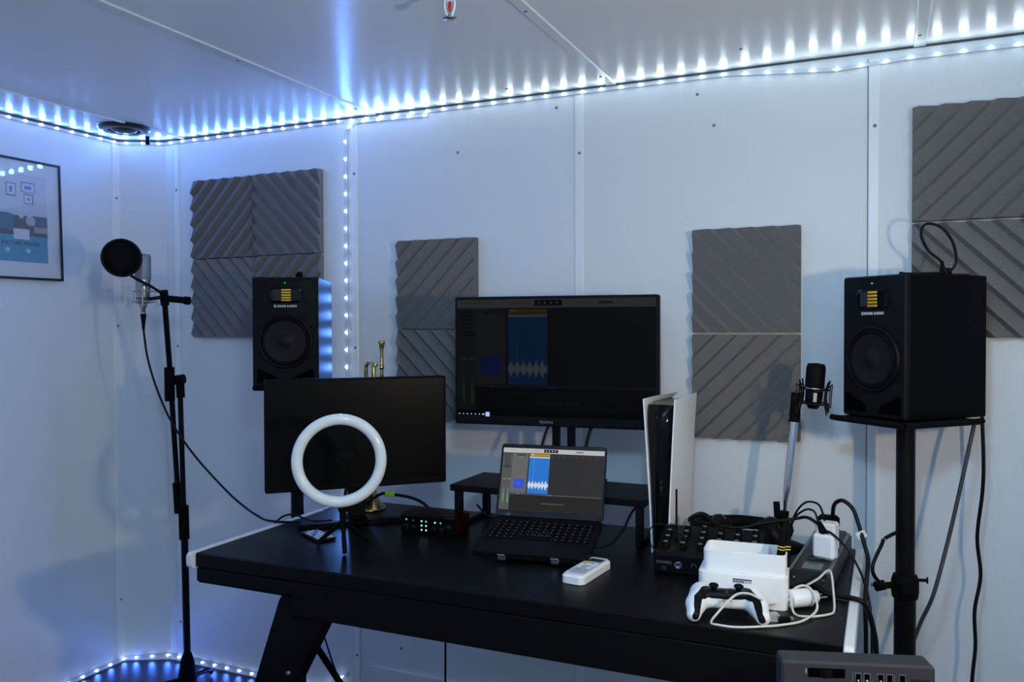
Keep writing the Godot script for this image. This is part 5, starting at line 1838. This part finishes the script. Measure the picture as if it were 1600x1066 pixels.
	cable("wire_loop", "thin black wire looping in front of the mixer and console", [V(-0.39, 0.812, 0.49), V(-0.419, 0.845, 0.567), V(-0.445, 0.868, 0.585), V(-0.468, 0.872, 0.59), V(-0.485, 0.860, 0.59), V(-0.488, 0.838, 0.59), V(-0.480, 0.816, 0.59), V(-0.460, 0.806, 0.585), V(-0.435, 0.812, 0.575), V(-0.40, 0.825, 0.54), V(-0.37, 0.818, 0.49)], 0.0015, mat.cable_black, "cables on the desk")

# ------------------------------------------------------------------ the lamp outside the picture
func build_lamp():
	# small LED panel on a stand, turned towards the left wall
	var at := V(0.58, 1.32, 1.52)
	var aim := V(-0.97, 0.0, -0.22).normalized()
	var t := thing("panel_lamp", "small square LED panel lamp on a slim stand right of the picture", "lamp", V(at.x, 0, at.z))
	var bz := Basis.looking_at(aim, Vector3.UP)
	var X := Transform3D(bz, V(0, at.y, 0))
	var hs := MB.new()
	hs.box(V(0, 0, 0.018), V(0.075, 0.075, 0.03), 0.004)
	obj("housing", hs, mat.satin_black, t, X)
	var fc := MB.new()
	fc.box(V(0, 0, 0.0015), V(0.06, 0.06, 0.003))
	obj("light_panel", fc, mat.lamp_panel, t, X)
	var p := MB.new()
	p.rod(V(0, 0.02, 0), V(0, at.y - 0.036, 0), 0.008)
	p.t = Transform3D(Basis(), -aim * 0.018)
	obj("pole", p, mat.satin_black, t)
	var b := MB.new()
	b.lathe([Vector2(0, 0), Vector2(0.12, 0), Vector2(0.12, 0.012), Vector2(0.02, 0.022), Vector2(0, 0.022)], 28)
	obj("base", b, mat.satin_black, t)
	var l := AreaLight3D.new()
	l.name = "panel_light"
	l.area_size = Vector2(0.06, 0.06)
	l.area_normalize_energy = true
	l.light_color = KEY
	l.light_energy = KEY_E
	l.shadow_enabled = true
	l.area_range = 10.0
	l.transform = Transform3D(bz, V(0, at.y, 0) + aim * 0.003)
	t.add_child(l)
	# paper globe hanging from the ceiling above the viewer
	var g := thing("pendant_lamp", "white paper globe lamp hanging from the ceiling above the viewer", "lamp", GLOBE_AT)
	var gm := SphereMesh.new()
	gm.radius = 0.1
	gm.height = 0.2
	gm.radial_segments = 32
	gm.rings = 16
	place("globe", gm, mat.lamp_globe, g, Transform3D(Basis(), V(0, -0.2, 0)))
	var c := MB.new()
	c.rod(V(0, -0.105, 0), V(0, 0, 0), 0.003)
	obj("cord", c, mat.cable_white, g)
	var o := OmniLight3D.new()
	o.name = "globe_light"
	o.light_color = GLOBE
	o.light_energy = GLOBE_E
	o.light_size = 0.09
	o.omni_range = 10.0
	o.omni_attenuation = 2.0
	o.shadow_enabled = true
	o.position = V(0, -0.2, 0)
	g.add_child(o)

func _ready():
	var cam := Camera3D.new()
	cam.name = "camera"
	cam.fov = 44.587
	cam.near = 0.02
	cam.far = 50.0
	cam.position = V(0, H - 0.735, 2.452)
	cam.rotation_degrees = V(-1.04, 24.07, -0.17)
	add_child(cam)
	cam.current = true
	var we := WorldEnvironment.new()
	we.name = "environment"
	var env := Environment.new()
	env.background_mode = Environment.BG_COLOR
	env.background_color = Color.BLACK
	env.ambient_light_source = Environment.AMBIENT_SOURCE_DISABLED
	env.tonemap_mode = Environment.TONE_MAPPER_LINEAR
	env.tonemap_exposure = 0.95
	env.sdfgi_enabled = true
	env.ssao_enabled = true
	env.ssil_enabled = true
	we.environment = env
	add_child(we)
	make_materials()
	build_room()
	build_lamp()
	build_strips()
	build_foam()
	build_desk()
	build_riser()
	build_monitor()
	build_dark_monitor()
	build_laptop()
	build_speakers()
	build_left_microphone()
	build_right_microphone()
	build_console()
	build_white_box()
	build_controller()
	build_power_strip()
	build_usb_adapter()
	build_mixer()
	build_headphones()
	build_midi_keyboard()
	build_ring_light()
	build_trumpet()
	build_interface()
	build_remotes()
	build_picture()
	build_ceiling_things()
	build_cables()
